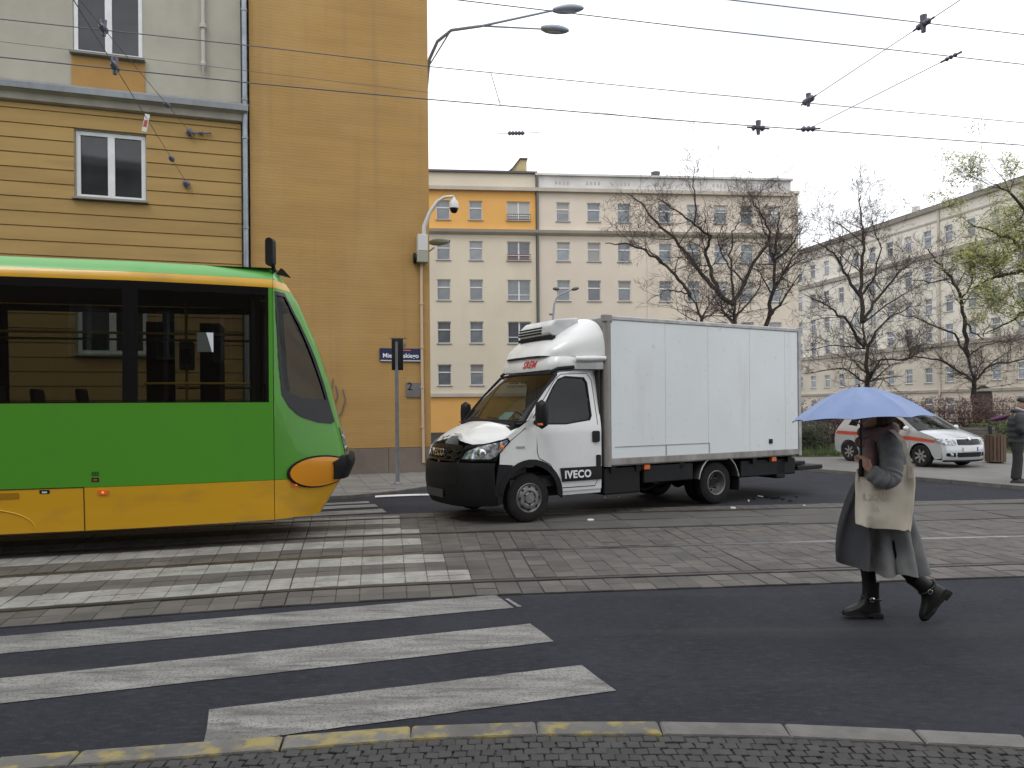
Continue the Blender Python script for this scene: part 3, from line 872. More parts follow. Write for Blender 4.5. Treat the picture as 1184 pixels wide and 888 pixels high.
tram = thing('tram', 'green and yellow tram front section standing at the zebra crossing', 'tram', (-4.77, 8.29, 0), R(15))
S0, S1_, Y1 = .417, 1.978, .194       # bend, cab seam, inset at the seam
def tip(z):
    pts = [(.30, 2.56), (.5, 2.68), (.75, 2.84), (.95, 2.93), (1.12, 2.90), (1.5, 2.80), (2.0, 2.68), (2.5, 2.52), (3.0, 2.30), (3.25, 2.14), (3.42, 1.99)]
    for (a, b), (c, d) in zip(pts, pts[1:]):
        if z <= c: return b + (d - b) * max(0, (z - a)) / (c - a)
    return pts[-1][1]
def tum(z):                            # the sides lean in towards the roof and round over it
    y = .0
    if z > 1.749: y += (z - 1.749) * .036
    if z > 3.158: y += ((z - 3.158) / .252) ** 2 * .16
    if z < .798: y += (.798 - z) * .06
    return y
def TS(l, z, off=0.0, far=False):
    """skin of the tram: l runs along the side, past S1_ round the nose to 1 more = centre line"""
    if l <= S0: x, y, n = l, 0.0, (0, -1)
    elif l <= S1_:
        f = (l - S0) / (S1_ - S0)
        x, y, n = l, Y1 * f * f * .35 + Y1 * f * .65, (.12, -.99)
    else:
        m = min(1.0, l - S1_)
        T = tip(z)
        if m < .68:
            k = m / .68
            x = S1_ + (T - S1_) * .90 * k; y = Y1 + .36 * k ** 1.12; n = Vector((.30 + .15 * k, -1)).normalized()
        else:
            k = (m - .68) / .32
            x = S1_ + (T - S1_) * (.90 + .10 * math.sin(k * PI / 2)); y = Y1 + .36 + (1.2 - Y1 - .36) * k; n = Vector((.6 + 1.4 * k, -(1 - k))).normalized()
    y += tum(z) * (1 if l <= S1_ else math.cos(min(1, l - S1_) * PI / 2))
    zz = z
    x += n[0] * off; y += n[1] * off
    if far: y = 2.4 - y
    return (x, y, zz)
def tpanel(name, m, poly, holes=(), off=0.0, step=.12, far=False, parent=None, solid=.02, smooth=35):
    mb = MB(); mb.panel(poly, holes, lambda u, v: TS(u, v, off, far), step, far)
    return mb.build(name, m, parent or tram, smooth, solid=solid)
XT = -9.0
def strip_into(q, l0, l1, z0, z1, nz, far):
    ls = sorted(set([l0, l1] + [v for v in [S0 - .02, S0 + .02] + [S0 + .02 + k * .13 for k in range(1, 13)] if l0 < v < l1]))
    q.grid(len(ls), nz, (lambda a, b: TS(ls[int(a * (len(ls) - 1) + .5)], z0 + (z1 - z0) * b, 0, far)) if not far else (lambda a, b: TS(ls[len(ls) - 1 - int(a * (len(ls) - 1) + .5)], z0 + (z1 - z0) * b, 0, far)))
def tstrip(name, m, l0, l1, z0, z1, nz, far):
    q = MB(); strip_into(q, l0, l1, z0, z1, nz, far); return q.build(name, m, tram, 35, solid=.02)
def rp(x0, x1, z0, z1): return [(x0, z0), (x1, z0), (x1, z1), (x0, z1)]
nearwins = [(-1.62, .34), (.50, 1.885), (-3.85, -1.78), (-6.0, -4.0), (-8.2, -6.2)]
wz0, wz1 = 1.75, 3.10
for far in (False, True):
    wh = [rp(a, b, wz0, wz1) for a, b in nearwins]
    tstrip('side_panel', tram_green, XT, S1_ - .008, .80, 1.748, 6, far)
    q = MB()
    xs_ = sorted([v for ab in nearwins for v in ab])
    gaps = [(XT, xs_[0])] + [(xs_[k], xs_[k + 1]) for k in range(1, len(xs_) - 1, 2)] + [(xs_[-1], 1.92)]
    for (a, b) in gaps: strip_into(q, a, b, wz0 + .015, wz1 - .04, 5, far)
    strip_into(q, XT, 1.92, 1.75, wz0 + .015, 2, far); strip_into(q, XT, 1.92, wz1 - .04, 3.156, 3, far)
    q.build('window_band', black_gloss, tram, 35, solid=.02)
    tstrip('pillar', tram_green, 1.921, S1_ - .008, 1.75, 3.156, 5, far)
    tstrip('skirt', tram_yellow, XT, S1_ - .008, .31, .796, 5, far)
    tstrip('cantrail_band', tram_yellow, XT, S1_ - .008, 3.158, 3.264, 6, far)
    lx = [XT, -6, -3, 0, S0 - .05, S0 + .05] + [S0 + .1 + i * (S1_ - .008 - S0 - .1) / 10 for i in range(11)]
    q = MB(); q.grid(len(lx), 9, lambda a, b: TS(lx[int(a * (len(lx) - 1) + .5)], 3.266 + .144 * b, 0, far)); q.build('roof_edge', tram_green_lit, tram, 40, solid=.01)
    for a, b in nearwins:
        tpanel('window_pane', tram_glass, rp(a - .01, b + .01, wz0 + .008, wz1 - .03), (), off=-.012, far=far, solid=0, step=.3)
    # nose: green below, glass cab window, yellow band above
    cab_win = [(2.03, 3.12), (2.36, 3.12), (2.52, 2.75), (2.60, 2.3), (2.645, 1.5), (2.60, 1.47), (2.45, 1.49), (2.28, 1.56), (2.15, 1.68), (2.07, 1.84), (2.045, 2.2)]
    tpanel('nose_panel', tram_green, [(S1_, .80), (2.965, .80), (2.965, 1.42), (2.82, 1.42), (2.79, 2.3), (2.74, 2.9), (2.70, 3.155), (S1_, 3.155)], [cab_win], far=far, step=.04)
    tpanel('cab_window', tram_glass, [(p[0], p[1]) for p in cab_win], (), off=-.012, far=far, solid=0, step=.04)
    tpanel('cab_window_border', black_gloss, cab_win, [[(2.07, 3.07), (2.33, 3.07), (2.48, 2.73), (2.555, 2.3), (2.60, 1.78), (2.3, 1.80), (2.11, 1.90), (2.085, 2.2)]], off=.007, far=far, solid=.006, step=.035)
    tpanel('nose_band', tram_yellow, [(S1_, 3.158), (2.70, 3.158), (2.67, 3.262), (S1_, 3.262)], (), far=far, step=.06)
    tpanel('nose_roof', tram_green_lit, [(S1_, 3.266), (2.97, 3.266), (2.97, 3.41), (S1_, 3.41)], (), far=far, step=.05)
    tpanel('nose_skirt', tram_yellow, [(S1_, .31), (2.6, .31), (2.72, .45), (2.78, .795), (S1_, .795)], (), far=far, step=.06)
    tpanel('nose_skirt_end', tram_yellow, [(2.61, .31), (2.98, .36), (2.98, .795), (2.79, .795), (2.73, .45)], (), far=far, step=.06, off=-.01)
    tpanel('windscreen', black_gloss, [(2.82, 1.42), (2.985, 1.42), (2.985, 3.262), (2.68, 3.262), (2.71, 3.155), (2.75, 2.9), (2.80, 2.3)], (), far=far, step=.06, off=-.008)
    tpanel('headlight', mat('headlight_dark', (.03, .032, .035), .15) if not far else MATS['headlight_dark'], [(2.70, 1.02), (2.80, 1.00), (2.80, 1.38), (2.71, 1.42)], (), off=.012, far=far, solid=.012, step=.05)
    for k in range(2):
        c = Vector(TS(2.755, 1.13 + k * .15, .024, far)); n = Vector((.9, (-.4 if not far else .4), 0)).normalized()
        q = MB(); q.lathe([(.0, .0), (.03, .002), (.042, .0), (.048, -.012)], 12, Matrix.Translation(c) @ n.to_track_quat('Z', 'Y').to_matrix().to_4x4()); q.build('headlight_lens', lamp_clear, tram, 40)
    el = circ(2.43, .87, .31, 28, ry=.185)
    tpanel('bumper_cover', mat('bumper_orange', (.62, .24, .004), .28, coat=.5) if not far else MATS['bumper_orange'], el, (), off=.045, far=far, solid=.04, step=.05, smooth=30)
    tpanel('bumper_gasket', black_mat, circ(2.43, .87, .335, 28, ry=.205), (), off=.022, far=far, solid=.022, step=.05)
    tpanel('bumper', dark_plastic, [(2.58, .76), (2.99, .74), (2.99, 1.06), (2.66, 1.06), (2.52, .98)], (), off=.07, far=far, solid=.08, step=.05)
    tpanel('seam', black_mat, rp(S1_ - .009, S1_ + .001, .31, 3.40), (), off=-.006, far=far, solid=.01, step=.1)
    for (l, z) in ((.08, .735), (2.15, .72)):
        q = MB(); q.panel(rrect(l, l + .11, z - .025, z + .03, .012), (), lambda u, v: TS(u, v, .012, far), None, far); q.build('side_marker_housing', orange_refl, tram, solid=.012)
        q = MB(); q.panel(circ(l + .055, z + .003, .014, 8), (), lambda u, v: TS(u, v, .015, far), None, far); q.build('side_marker', orange_lamp, tram, solid=.004)
# skirt hatch with seams, handle, badges on the near side
q = MB(); q.panel(rp(-.065, -.055, .31, .80), (), lambda u, v: TS(u, v, .003)); q.panel(rp(XT, -.055, .797, .806), (), lambda u, v: TS(u, v, .004)); q.build('hatch_seam', black_mat, tram)
q = MB(); q.panel(rrect(-.95, -.70, .70, .765, .015), (), lambda u, v: TS(u, v, .006)); q.build('hatch_handle', mat('handle_yellow_dark', (.32, .16, .004), .4), tram, solid=.006)
q = MB(); q.panel(rrect(-.50, -.40, .745, .785, .004), (), lambda u, v: TS(u, v, .004)); q.build('data_plate', black_mat, tram, solid=.003)
q = MB(); q.panel(rrect(-.475, -.425, .752, .768, .004), (), lambda u, v: TS(u, v, .007)); q.build('data_plate_print', white_paper, tram, solid=.002)
q = MB(); q.panel(rrect(.02, .095, .86, .905, .004), (), lambda u, v: TS(u, v, .004)); q.build('badge', black_mat, tram, solid=.003)
q = MB(); q.panel(rrect(.035, .08, .872, .892, .004), (), lambda u, v: TS(u, v, .007)); q.build('badge_mark', mat('badge_red', (.4, .05, .03), .5), tram, solid=.002)
q = MB()
for k in range(3): q.panel(rrect(.022 + k * .026, .042 + k * .026, .925, .975, .004), (), lambda u, v: TS(u, v, .003))
q.build('stencil_mark', mat('badge_green', (.015, .09, .006), .5), tram)
q = MB(); q.tube([TS(-1.15 + .6 * math.cos(a), .36 + .24 * math.sin(a), .004) for a in [R(12 * i) for i in range(0, 9)]], .006, 5); q.build('hatch_arc', mat('arc_yellow', (.65, .38, .03), .4), tram)
# roof, floor, ends, underframe
q = MB(); q.grid(2, 9, lambda a, b: (XT + (S1_ - XT) * a, .30 + 1.8 * b, 3.41 + .09 * math.sin(PI * b))); q.build('roof', tram_green_lit, tram, 40)
q = MB(); q.panel([(1.7, .3), (1.9, .45), (1.98, .75), (2.0, 1.2), (1.98, 1.65), (1.9, 1.95), (1.7, 2.1)], (), lambda u, v: (u + .02, v, 3.41 + .085 * math.sin(PI * (v - .3) / 1.8))); q.build('cab_roof', tram_green_lit, tram, 40)
q = MB(); q.box(XT, .4, .04, 2.36, .60, .66); q.box(.4, 1.9, .30, 2.1, .60, .66); q.build('floor', interior_dark, tram)
q = MB(); q.box(XT, 1.75, .42, 1.98, 3.12, 3.16); q.build('ceiling', interior_dark, tram)
q = MB(); q.box(XT, .9, .15, 2.25, .33, .58); q.box(.9, 1.7, .4, 2.0, .33, .58); q.box(XT - .02, XT, 0.02, 2.38, .4, 3.4); q.build('underframe', black_mat, tram)
wheel_prof = [(.0, -.05), (.31, -.05), (.33, -.02), (.33, .05), (.31, .06), (.24, .05), (.1, .07), (0, .07)]
for wx in (-2.9, -4.7):
    for wy in (.48, 1.92):
        q = MB(); q.lathe(wheel_prof, 20, rot((wx, wy, .345), 0, PI / 2)); q.build('wheel', black_mat, tram, 40)
q = MB(); q.box(-5.2, -2.4, .3, .42, .18, .5); q.box(-5.2, -2.4, 1.98, 2.1, .18, .5); q.build('bogie', black_mat, tram)
# interior: partition, seats, poles, ticket machine
q = MB(); q.box(1.72, 1.76, .25, 1.05, .66, 3.1); q.box(1.72, 1.76, 1.55, 2.15, .66, 3.1); q.build('cab_partition', interior_dark, tram)
q = MB(); q.box(.95, 1.20, 1.55, 2.15, .66, 2.85); q.box(.2, .42, 1.95, 2.3, .66, 2.9); q.build('equipment_cabinet', interior_dark, tram)
for sx in (-.95, -1.62, -2.6, -3.4, -.42):
    for sy in ((.55, 1.85) if sx < -.5 else (1.85,)):
        q = MB(); pr = [(0, 1.02), (.42, 1.05), (.45, 1.12), (.06, 1.12), (-.08, 1.5), (-.14, 1.95), (-.17, 1.97), (-.19, 1.93), (-.13, 1.5), (-.05, 1.05)]
        q.prism(pr, lambda u, v, w: (sx + u, w, v), sy + .21, sy - .21); q.build('seat', seat_dark, tram, bevel=.02)
q = MB()
for yy in (.75, 1.65): q.tube([(XT, yy, 2.62), (1.6, yy, 2.62)], .016, 8)
q.tube([(.55, 2.22, 1.98), (1.85, 2.22, 1.98)], .016, 8); q.tube([(.5, .28, 1.98), (1.70, .28, 1.98)], .014, 8)
q.build('handrail', pole_yellow, tram, 40)
for (px_, py_) in ((.85, 1.1), (-1.55, 1.0), (-3.3, 1.0), (1.62, 1.9)):
    q = MB(); q.tube([(px_, py_, .66), (px_, py_, 3.2)], .017, 8); q.build('grab_pole', pole_yellow, tram, 40)
q = MB(); q.box(.77, .95, 1.02, 1.14, 2.18, 2.55); tk = q.build('ticket_machine', mat('ticket_grey', (.10, .10, .10), .4), tram, bevel=.03)
q = MB(); q.box(.80, .92, 1.01, 1.02, 2.26, 2.46); q.build('ticket_screen', black_gloss, tk)
q = MB(); q.box(1.12, 1.30, .125, .128, 2.35, 2.58); q.build('notice', white_paper, tram)
q = MB(); q.tube([(2.02, .75, 1.0), (2.02, .75, 1.6), (1.98, .75, 2.0)], .16, 10); q.build('driver_seat', seat_dark, tram, 40)
q = MB(); q.box(2.2, 2.55, .6, 1.8, 1.0, 1.45); q.build('console', interior_dark, tram)
# folded mirror/camera arm and antenna fin on the roof
q = MB(); q.tube([(1.99, .34, 3.36), (1.98, .33, 3.42), (1.97, .30, 3.46)], .025, 8); q.prism(rrect(-.045, .055, 3.43, 3.78, .048, 5), lambda u, v, w: (1.94 + w * .5 + u * .9, .30 + w, v), -.03, .04); q.build('roof_mirror', dark_plastic, tram, 40)
q = MB(); q.prism([(2.0, 3.40), (2.17, 3.36), (2.08, 3.46), (2.05, 3.47)], lambda u, v, w: (u, w, v), .70, .62); q.build('antenna_fin', dark_plastic, tram)

# ================================================================ BOX TRUCK (local x forward, y to its left, origin under the front axle)
truck = thing('box_truck', 'white refrigerated box truck with crumpled bonnet stopped across the tram tracks', 'truck', (-.232, 11.32, .01), math.atan2(-.502, -.865))
tw = mat('truck_white', (.70, .71, .71), .3, col2=(.64, .65, .645), vs=1.5, coat=.4)
layer_noise(tw, (.42, .40, .36), 3.0, .58, .78, .45, (1, 1, .4), False)
bw = mat('box_white', (.66, .70, .72), .42, col2=(.62, .655, .67), vs=.7, coat=.15)
layer_noise(bw, (.45, .44, .42), 1.3, .58, .85, .6, (1.5, 1.5, .25), False)
layer_noise(bw, (.35, .33, .30), 9, .62, .78, .5, (1, 1, 1), False)
alu = mat('aluminium_rail', (.42, .42, .42), .5, .6, col2=(.28, .27, .26), vs=4)
alu_d = mat('aluminium_dirty', (.33, .32, .31), .6, .4, col2=(.2, .18, .16), vs=3, stretch=(1, 1, .3))
tyre_m = mat('tyre', (.012, .012, .013), .85, col2=(.02, .0195, .019), vs=8, spec=.25)
rim_m = mat('steel_rim', (.23, .23, .23), .5, .6, col2=(.14, .13, .125), vs=8)
car_glass = glass('car_glass', (.30, .33, .34), 1.5)
def halfw(x, z):
    w = .985
    if z > 1.35: w -= (z - 1.35) * .19
    if z < .6: w -= (.6 - z) * .06
    if x > .1: w -= (x - .1) ** 2 * .10
    return w
def ts(x, z, off=0, sgn=1): return (x, sgn * (halfw(x, z) + off), z)
def tside(name, m, poly, holes=(), off=0, sgn=1, step=.09, solid=.012, smooth=35, parent=None):
    q = MB(); q.panel(poly, holes, lambda u, v: ts(u, v, off, sgn), step, sgn > 0)
    return q.build(name, m, parent or truck, smooth, solid=solid)
FX = [(.24, .90, .38), (.36, .965, .37), (.55, .99, .36), (.80, .985, .36), (.90, .955, .36), (1.08, .90, .35), (1.17, .85, .34)]   # z, x at centre, sweep at the corner
def fx(z):
    z = max(FX[0][0], min(FX[-1][0], z))
    for (a, b, c), (d, e, f) in zip(FX, FX[1:]):
        if z <= d:
            k = (z - a) / (d - a); return b + (e - b) * k, c + (f - c) * k
def tf(a, z, off=0, sgn=1):
    """front face: a = 0 centre, 1 corner, beyond 1 along the side"""
    x, b = fx(z)
    if a <= 1:
        n = Vector((1, .8 * a ** 4, 0)).normalized()
        X = x - b * a ** 3.2; Y = a * halfw(x - b, z)
        return (X + n.x * off, sgn * (Y + n.y * off), z)
    X = x - b - (a - 1)
    return (X, sgn * (halfw(X, z) + off), z)
def tfront(name, m, poly, holes=(), off=0, sgn=1, step=.07, solid=.012, parent=None, smooth=35):
    q = MB(); q.panel(poly, holes, lambda u, v: tf(u, v, off, sgn), step, sgn < 0)
    return q.build(name, m, parent or truck, smooth, solid=solid)
win_t = [(-.10, 1.435), (-.28, 1.40), (-.62, 1.395), (-.80, 1.42), (-1.06, 1.45), (-1.10, 1.52), (-1.09, 2.02), (-1.04, 2.10), (-.70, 2.115), (-.56, 2.07), (-.45, 1.95)]
archo = circ(0, .37, .46, 15, R(8), R(172))          # from front to rear over the wheel
side_out = [(-1.25, .42), (-.47, .42)] + [p for p in archo[::-1]] + [(.50, .86), (.49, 1.0), (.48, 1.165), (.33, 1.275), (.12, 1.40), (.02, 1.47), (-.50, 2.11), (-.60, 2.17), (-1.1, 2.215), (-1.25, 2.20)]
side_out = [p for p in side_out if not (p[0] > .2 and p[1] < .8)]
for sgn in (1, -1):
    tside('cab_side', tw, side_out, [win_t], sgn=sgn)
    tside('side_window', car_glass, [(p[0], p[1]) for p in win_t], (), off=-.012, sgn=sgn, solid=0)
    tside('window_seal', black_mat, [(p[0] * 1.0, p[1]) for p in win_t], [[(-.16, 1.455), (-.28, 1.425), (-.62, 1.42), (-.80, 1.445), (-1.05, 1.475), (-1.075, 1.53), (-1.065, 2.01), (-1.03, 2.075), (-.70, 2.09), (-.575, 2.045), (-.47, 1.93)]], off=.003, sgn=sgn, solid=.006)
    # door seams as thin recessed strips
    for ln in ([(-.10, 1.40), (-.11, 1.0), (-.14, .92), (-.33, .82), (-.46, .62), (-.48, .47)], [(-.48, .47), (-1.13, .47), (-1.17, .55), (-1.19, 1.4), (-1.17, 2.05), (-1.1, 2.16), (-.62, 2.14), (-.5, 2.05), (-.06, 1.50)], [(.36, 1.16), (.08, 1.36)]):
        q = MB(); q.tube([ts(a, b, .0, sgn) for a, b in ln], .006, 5); q.build('door_seam', black_mat, truck)
    tside('arch_trim', dark_plastic, circ(0, .37, .54, 17, R(12), R(185)) + circ(0, .37, .455, 17, R(178), R(5)), (), off=.018, sgn=sgn, solid=.05, step=.06)
    tside('front_wing_trim', dark_plastic, [(.55, .28), (.58, .50), (.52, .86), (.30, .84), (.34, .70), (.44, .50), (.46, .30)], (), off=.012, sgn=sgn, solid=.03, step=.06)
    tside('door_strip', dark_plastic, [(-.53, .56), (-1.245, .56), (-1.245, .76), (-.50, .76)], (), off=.02, sgn=sgn, solid=.02)
    tside('sill', tw, [(-1.25, .36), (-.52, .36), (-.50, .43), (-1.25, .43)], (), off=-.02, sgn=sgn)
    tside('door_handle', black_mat, rrect(-1.21, -1.08, 1.12, 1.29, .03), (), off=.022, sgn=sgn, solid=.025)
    tside('lower_handle', black_mat, rrect(-1.235, -1.15, .76, .93, .02), (), off=.012, sgn=sgn, solid=.02)
    hl = tfront('headlight', lamp_clear, [(.60, .93), (.97, .935), (1.02, .98), (1.14, 1.16), (1.12, 1.20), (1.0, 1.165), (.80, 1.10), (.64, 1.03)], (), off=.016, sgn=sgn, solid=.03, step=.05)
    tfront('headlight_bezel', black_gloss, [(.56, .905), (.98, .91), (1.05, .97), (1.18, 1.17), (1.14, 1.225), (1.0, 1.19), (.79, 1.13), (.60, 1.06)], (), off=.004, sgn=sgn, solid=.012, step=.05, parent=hl)
    q = MB(); c = Vector(tf(.86, 1.01, .02, sgn)); q.lathe([(0, .012), (.05, .01), (.065, 0), (.07, -.01)], 14, Matrix.Translation(c) @ Vector((.8, .6 * sgn, .1)).to_track_quat('Z', 'Y').to_matrix().to_4x4()); q.build('headlight_bulb', chrome, hl, 40)
    q = MB(); c = Vector(tf(1.06, 1.10, .012, sgn)); q.lathe([(0, .01), (.03, .008), (.04, 0)], 12, Matrix.Translation(c) @ Vector((.3, .95 * sgn, .1)).to_track_quat('Z', 'Y').to_matrix().to_4x4()); q.build('indicator_bulb', orange_refl, hl, 40)
    tfront('bumper', dark_plastic, [(0, .25), (.5, .25), (1.02, .28), (1.05, .50), (1.02, .88), (.60, .88), (0, .86)], [rrect(.0001, .56, .52, .72, .05) if False else [(.0, .53), (.52, .53), (.56, .60), (.55, .72), (.0, .72)]] if False else (), off=.03, sgn=sgn, solid=.05)
    tfront('bumper_intake', black_mat, [(0, .55), (.55, .56), (.58, .62), (.56, .74), (0, .74)], (), off=.034, sgn=sgn, solid=.01)
    tfront('grille', black_gloss, [(0, .885), (.55, .89), (.58, 1.05), (.5, 1.12), (0, 1.13)], (), off=-.005, sgn=sgn, solid=.02)
    tfront('headlight_panel', dark_plastic, [(.5, .885), (1.05, .90), (1.10, 1.10), (.98, 1.16), (.55, 1.12)], (), off=-.02, sgn=sgn, solid=.02)
    for k in range(2):
        q = MB(); q.tube([tf(.02 + i * .05, .945 + k * .085 + .02 * math.sin(i * 1.3) * (1 if sgn > 0 else .2), .012, sgn) for i in range(11)], .011, 6); q.build('grille_bar', dark_plastic, truck, 40)
    # mirrors
    mir = MB(); y_ = sgn * 1.19
    mir.add([], [])
    mir.grid(12, 9, lambda a, b: (-.06 + .085 * math.cos(2 * PI * a) * (math.sin(PI * b) ** .14), y_ + .115 * math.sin(2 * PI * a) * (math.sin(PI * b) ** .14), 1.34 + .42 * b), True)
    mm = mir.build('mirror', dark_plastic, truck, 50)
    q = MB(); q.tube([(-.1, sgn * .93, 1.42), (-.07, sgn * 1.05, 1.45), (-.05, sgn * 1.14, 1.45)], .035, 8); q.tube([(-.14, sgn * .93, 1.47), (-.09, sgn * 1.1, 1.60)], .03, 8); q.build('mirror_arm', black_mat, mm, 40)
    q = MB(); q.box(-.03, .03, y_ + sgn * .06 - .03, y_ + sgn * .06 + .03, 1.40, 1.43); q.build('mirror_indicator', orange_refl, mm)
q = text('door_lettering', 'IVECO', .155, mat('letter_white', (.72, .72, .72), .5), truck, Matrix.Translation((-.80, 1.012, .655)) @ Matrix.Rotation(PI, 4, 'Z') @ Matrix.Rotation(PI / 2, 4, 'X'), ext=.003, space=1.1, bold=.005)
q = MB(); q.box(.10, .24, .985, .995, 1.075, 1.105); q.build('wing_badge', mat('letter_grey', (.3, .3, .31), .4), truck, bevel=.004)
text('grille_lettering', 'IVECO', .15, chrome, truck, Matrix.Translation((.945, -.12, 1.0)) @ Matrix.Rotation(PI / 2, 4, 'Z') @ Matrix.Rotation(R(78), 4, 'X'), ext=.008, bold=.003)
q = MB(); q.box(1.022, 1.032, -.30, .22, .36, .475); q.build('number_plate', mat('plate_blank', (.05, .05, .05), .6), truck)
# bonnet, crumpled at its front edge
def bonnet(a, b):
    s = a * 2 - 1; t = b
    px = [(.855, 1.155, .33), (.78, 1.235, .31), (.62, 1.325, .27), (.42, 1.405, .22), (.24, 1.455, .19)]
    k = min(3, int(t * 4)); f = t * 4 - k
    x, z, sw = [px[k][i] + (px[k + 1][i] - px[k][i]) * f for i in range(3)]
    hw = .90 + .02 * t
    X = x - sw * abs(s) ** 3; Y = s * hw * (1 - .03 * t); Z = z - .05 * s * s - .05 * abs(s) ** 4 * (1 - .3 * t)
    dent = math.exp(-((s - .18) / .42) ** 2) * (1 - t) ** 2
    nz = mnoise.noise(Vector((s * 4.2, t * 5, 3.1)))
    Z += dent * (.06 + .09 * nz); X -= dent * (.05 + .05 * math.sin(s * 9)); 
    Z += .016 * abs(mnoise.noise(Vector((s * 9, t * 6, 0)))) * math.exp(-((s - .15) / .6) ** 2) * (1 - t)
    return (X, Y, Z)
q = MB(); q.grid(41, 21, bonnet); q.build('bonnet', tw, truck, 28, solid=.015)
dirt = mat('scuff_dark', (.25, .25, .25), .7, col2=(.6, .6, .6), vs=12, ramp=(.4, .55))
for (s0, s1, t0, t1) in ((.42, .50, .06, .17), (.66, .70, .10, .22)):
    q = MB(); 
    def sc(a, b):
        w = math.sin(PI * b) ** .6
        p = bonnet((s0 + s1) / 2 + (a - .5) * (s1 - s0) * w + .01 * math.sin(b * 9), t0 + (t1 - t0) * b); return (p[0] + .004, p[1], p[2] + .006)
    q.grid(6, 9, sc); q.build('scuff_mark', dirt, truck)
for (s0, t0) in ((.40, .03), (.58, .02), (.47, .05)):
    q = MB(); q.tube([Vector(bonnet(s0 + .02 * i * (1 if i % 2 else -1), t0 + .055 * i)) + Vector((0, 0, .004)) for i in range(4)], [.006, .006, .005, .003], 5); q.build('crease', black_mat, truck)
# cowl, windscreen, dashboard
def wsc(a, b):
    s = a * 2 - 1; x = .235 - .68 * b; z = 1.46 + .70 * b
    hw = .955 - .12 * b
    return (x - (.15 - .05 * b) * abs(s) ** 2.4 + .03 * math.sin(PI * b), s * hw, z - .02 * s * s)
q = MB(); q.grid(25, 9, wsc); q.build('windscreen', glass('screen_glass', (.44, .50, .48), 1.6), truck, 40)
q = MB()
for ab in ([(0, i / 8) for i in range(9)], [(1, i / 8) for i in range(9)], [(i / 12, 0) for i in range(13)], [(i / 12, 1) for i in range(13)]):
    q.tube([wsc(*p) for p in ab], .022, 6)
q.build('windscreen_seal', black_mat, truck, 40)
q = MB(); q.grid(17, 3, lambda a, b: Vector(wsc(a, 0)) + Vector((.06 - .06 * b, 0, -.03 + .04 * b)));  q.build('scuttle', black_mat, truck, 40)
for yy in (-.15, .45):
    q = MB(); q.tube([(.22, yy, 1.455), (.20, yy - .05, 1.49), (.16, yy - .45, 1.50)], .01, 5); q.build('wiper', black_mat, truck)
# A pillars, roof
for sgn in (1, -1):
    q = MB(); q.grid(12, 3, lambda a, b: Vector(wsc(1 if sgn > 0 else 0, a)).lerp(Vector(ts(.03 - .555 * a, 1.46 + .66 * a, .002, sgn)), b) + Vector((.004, 0, .002))); q.build('a_pillar', tw, truck, 40, solid=.01)
def roof_(a, b):
    s = a * 2 - 1; x = -.44 - .82 * b; z = 2.165 + .10 * math.sin(min(1, b * 1.4) * PI / 2)
    hw = .79 + .04 * b
    return (x - .13 * abs(s) ** 2.4 * (1 - b), s * (hw + .03), z - .03 * s * s - .035 * abs(s) ** 6)
q = MB(); q.grid(21, 9, roof_); q.build('cab_roof', tw, truck, 40, solid=.012)
q = MB(); q.box(-1.26, -1.24, -.95, .95, .4, 1.2); q.box(-1.26, -1.24, -.95, .95, 1.2, 2.2); q.build('cab_back', interior_dark, truck)
q = MB(); q.box(-1.1, .3, -.9, .9, .5, .62); q.box(.0, .25, -.85, .85, .62, 1.38); q.prism([(-.05, 1.2), (.22, 1.2), (.20, 1.44), (.0, 1.43)], lambda u, v, w: (u, w, v), .85, -.85); q.build('dashboard', interior_dark, truck)
q = MB(); q.lathe([(.19, -.015), (.21, 0), (.19, .015), (.175, 0), (.19, -.015)], 20, rot((-.18, .45, 1.42), 0, 0, R(-55))); q.build('steering_wheel', black_mat, truck, 40)
for sy in (.45, -.1, -.55):
    q = MB(); q.box(-.95, -.45, sy - .22, sy + .22, .75, .95); q.box(-1.08, -.9, sy - .22, sy + .22, .9, 1.62); q.box(-1.06, -.95, sy - .12, sy + .12, 1.64, 1.85); q.build('seat', seat_dark, truck, bevel=.04)
q = MB(); q.add([(.11, .18, 1.475), (.11, .52, 1.475), (-.02, .50, 1.58), (-.02, .22, 1.58)], [(0, 1, 2, 3)]); q.build('dashboard_paper', mat('paper_green', (.45, .62, .55), .6), truck, solid=.003)
# roof deflector with the refrigeration unit
def defl(a, b):
    x = -.50 - .84 * b; an = PI * a
    w = .66 + .32 * b ** .7; zb_ = 2.40 + .03 * b; zt_ = 2.43 + .60 * b ** .66
    cy, sz = math.cos(an), math.sin(an)
    y = w * math.copysign(abs(cy) ** .5, cy); z = zb_ + (zt_ - zb_) * sz ** .62
    return (x - .10 * abs(cy) ** 3 * (1 - b) + .04 * math.sin(an), y, z)
q = MB(); q.grid(41, 17, defl); q.build('wind_deflector', tw, truck, 40, solid=.012)
def lip(a, b):
    s = a * 2 - 1; an = abs(s)
    # plan outline: flat front, rounded corner, straight sides
    if an < .35: x, y = -.46 - .04 * (an / .35) ** 2, .60 * an / .35
    elif an < .55: k = (an - .35) / .2 * PI / 2; x, y = -.50 - .16 * (1 - math.cos(k)), .60 + .20 * math.sin(k)
    else: k = (an - .55) / .45; x, y = -.66 - .68 * k, .80 + .16 * k
    y = math.copysign(y, s)
    return (x - .05 * b + .02 * math.sin(PI * b), y * (1 - .02 * b) + .02 * math.sin(PI * b) * math.copysign(min(1, an * 2), s), 2.20 + .02 * min(1, an * 1.5) + (.205 - .02 * an) * b)
q = MB(); q.grid(81, 7, lip); q.build('deflector_lip', tw, truck, 40, solid=.02)
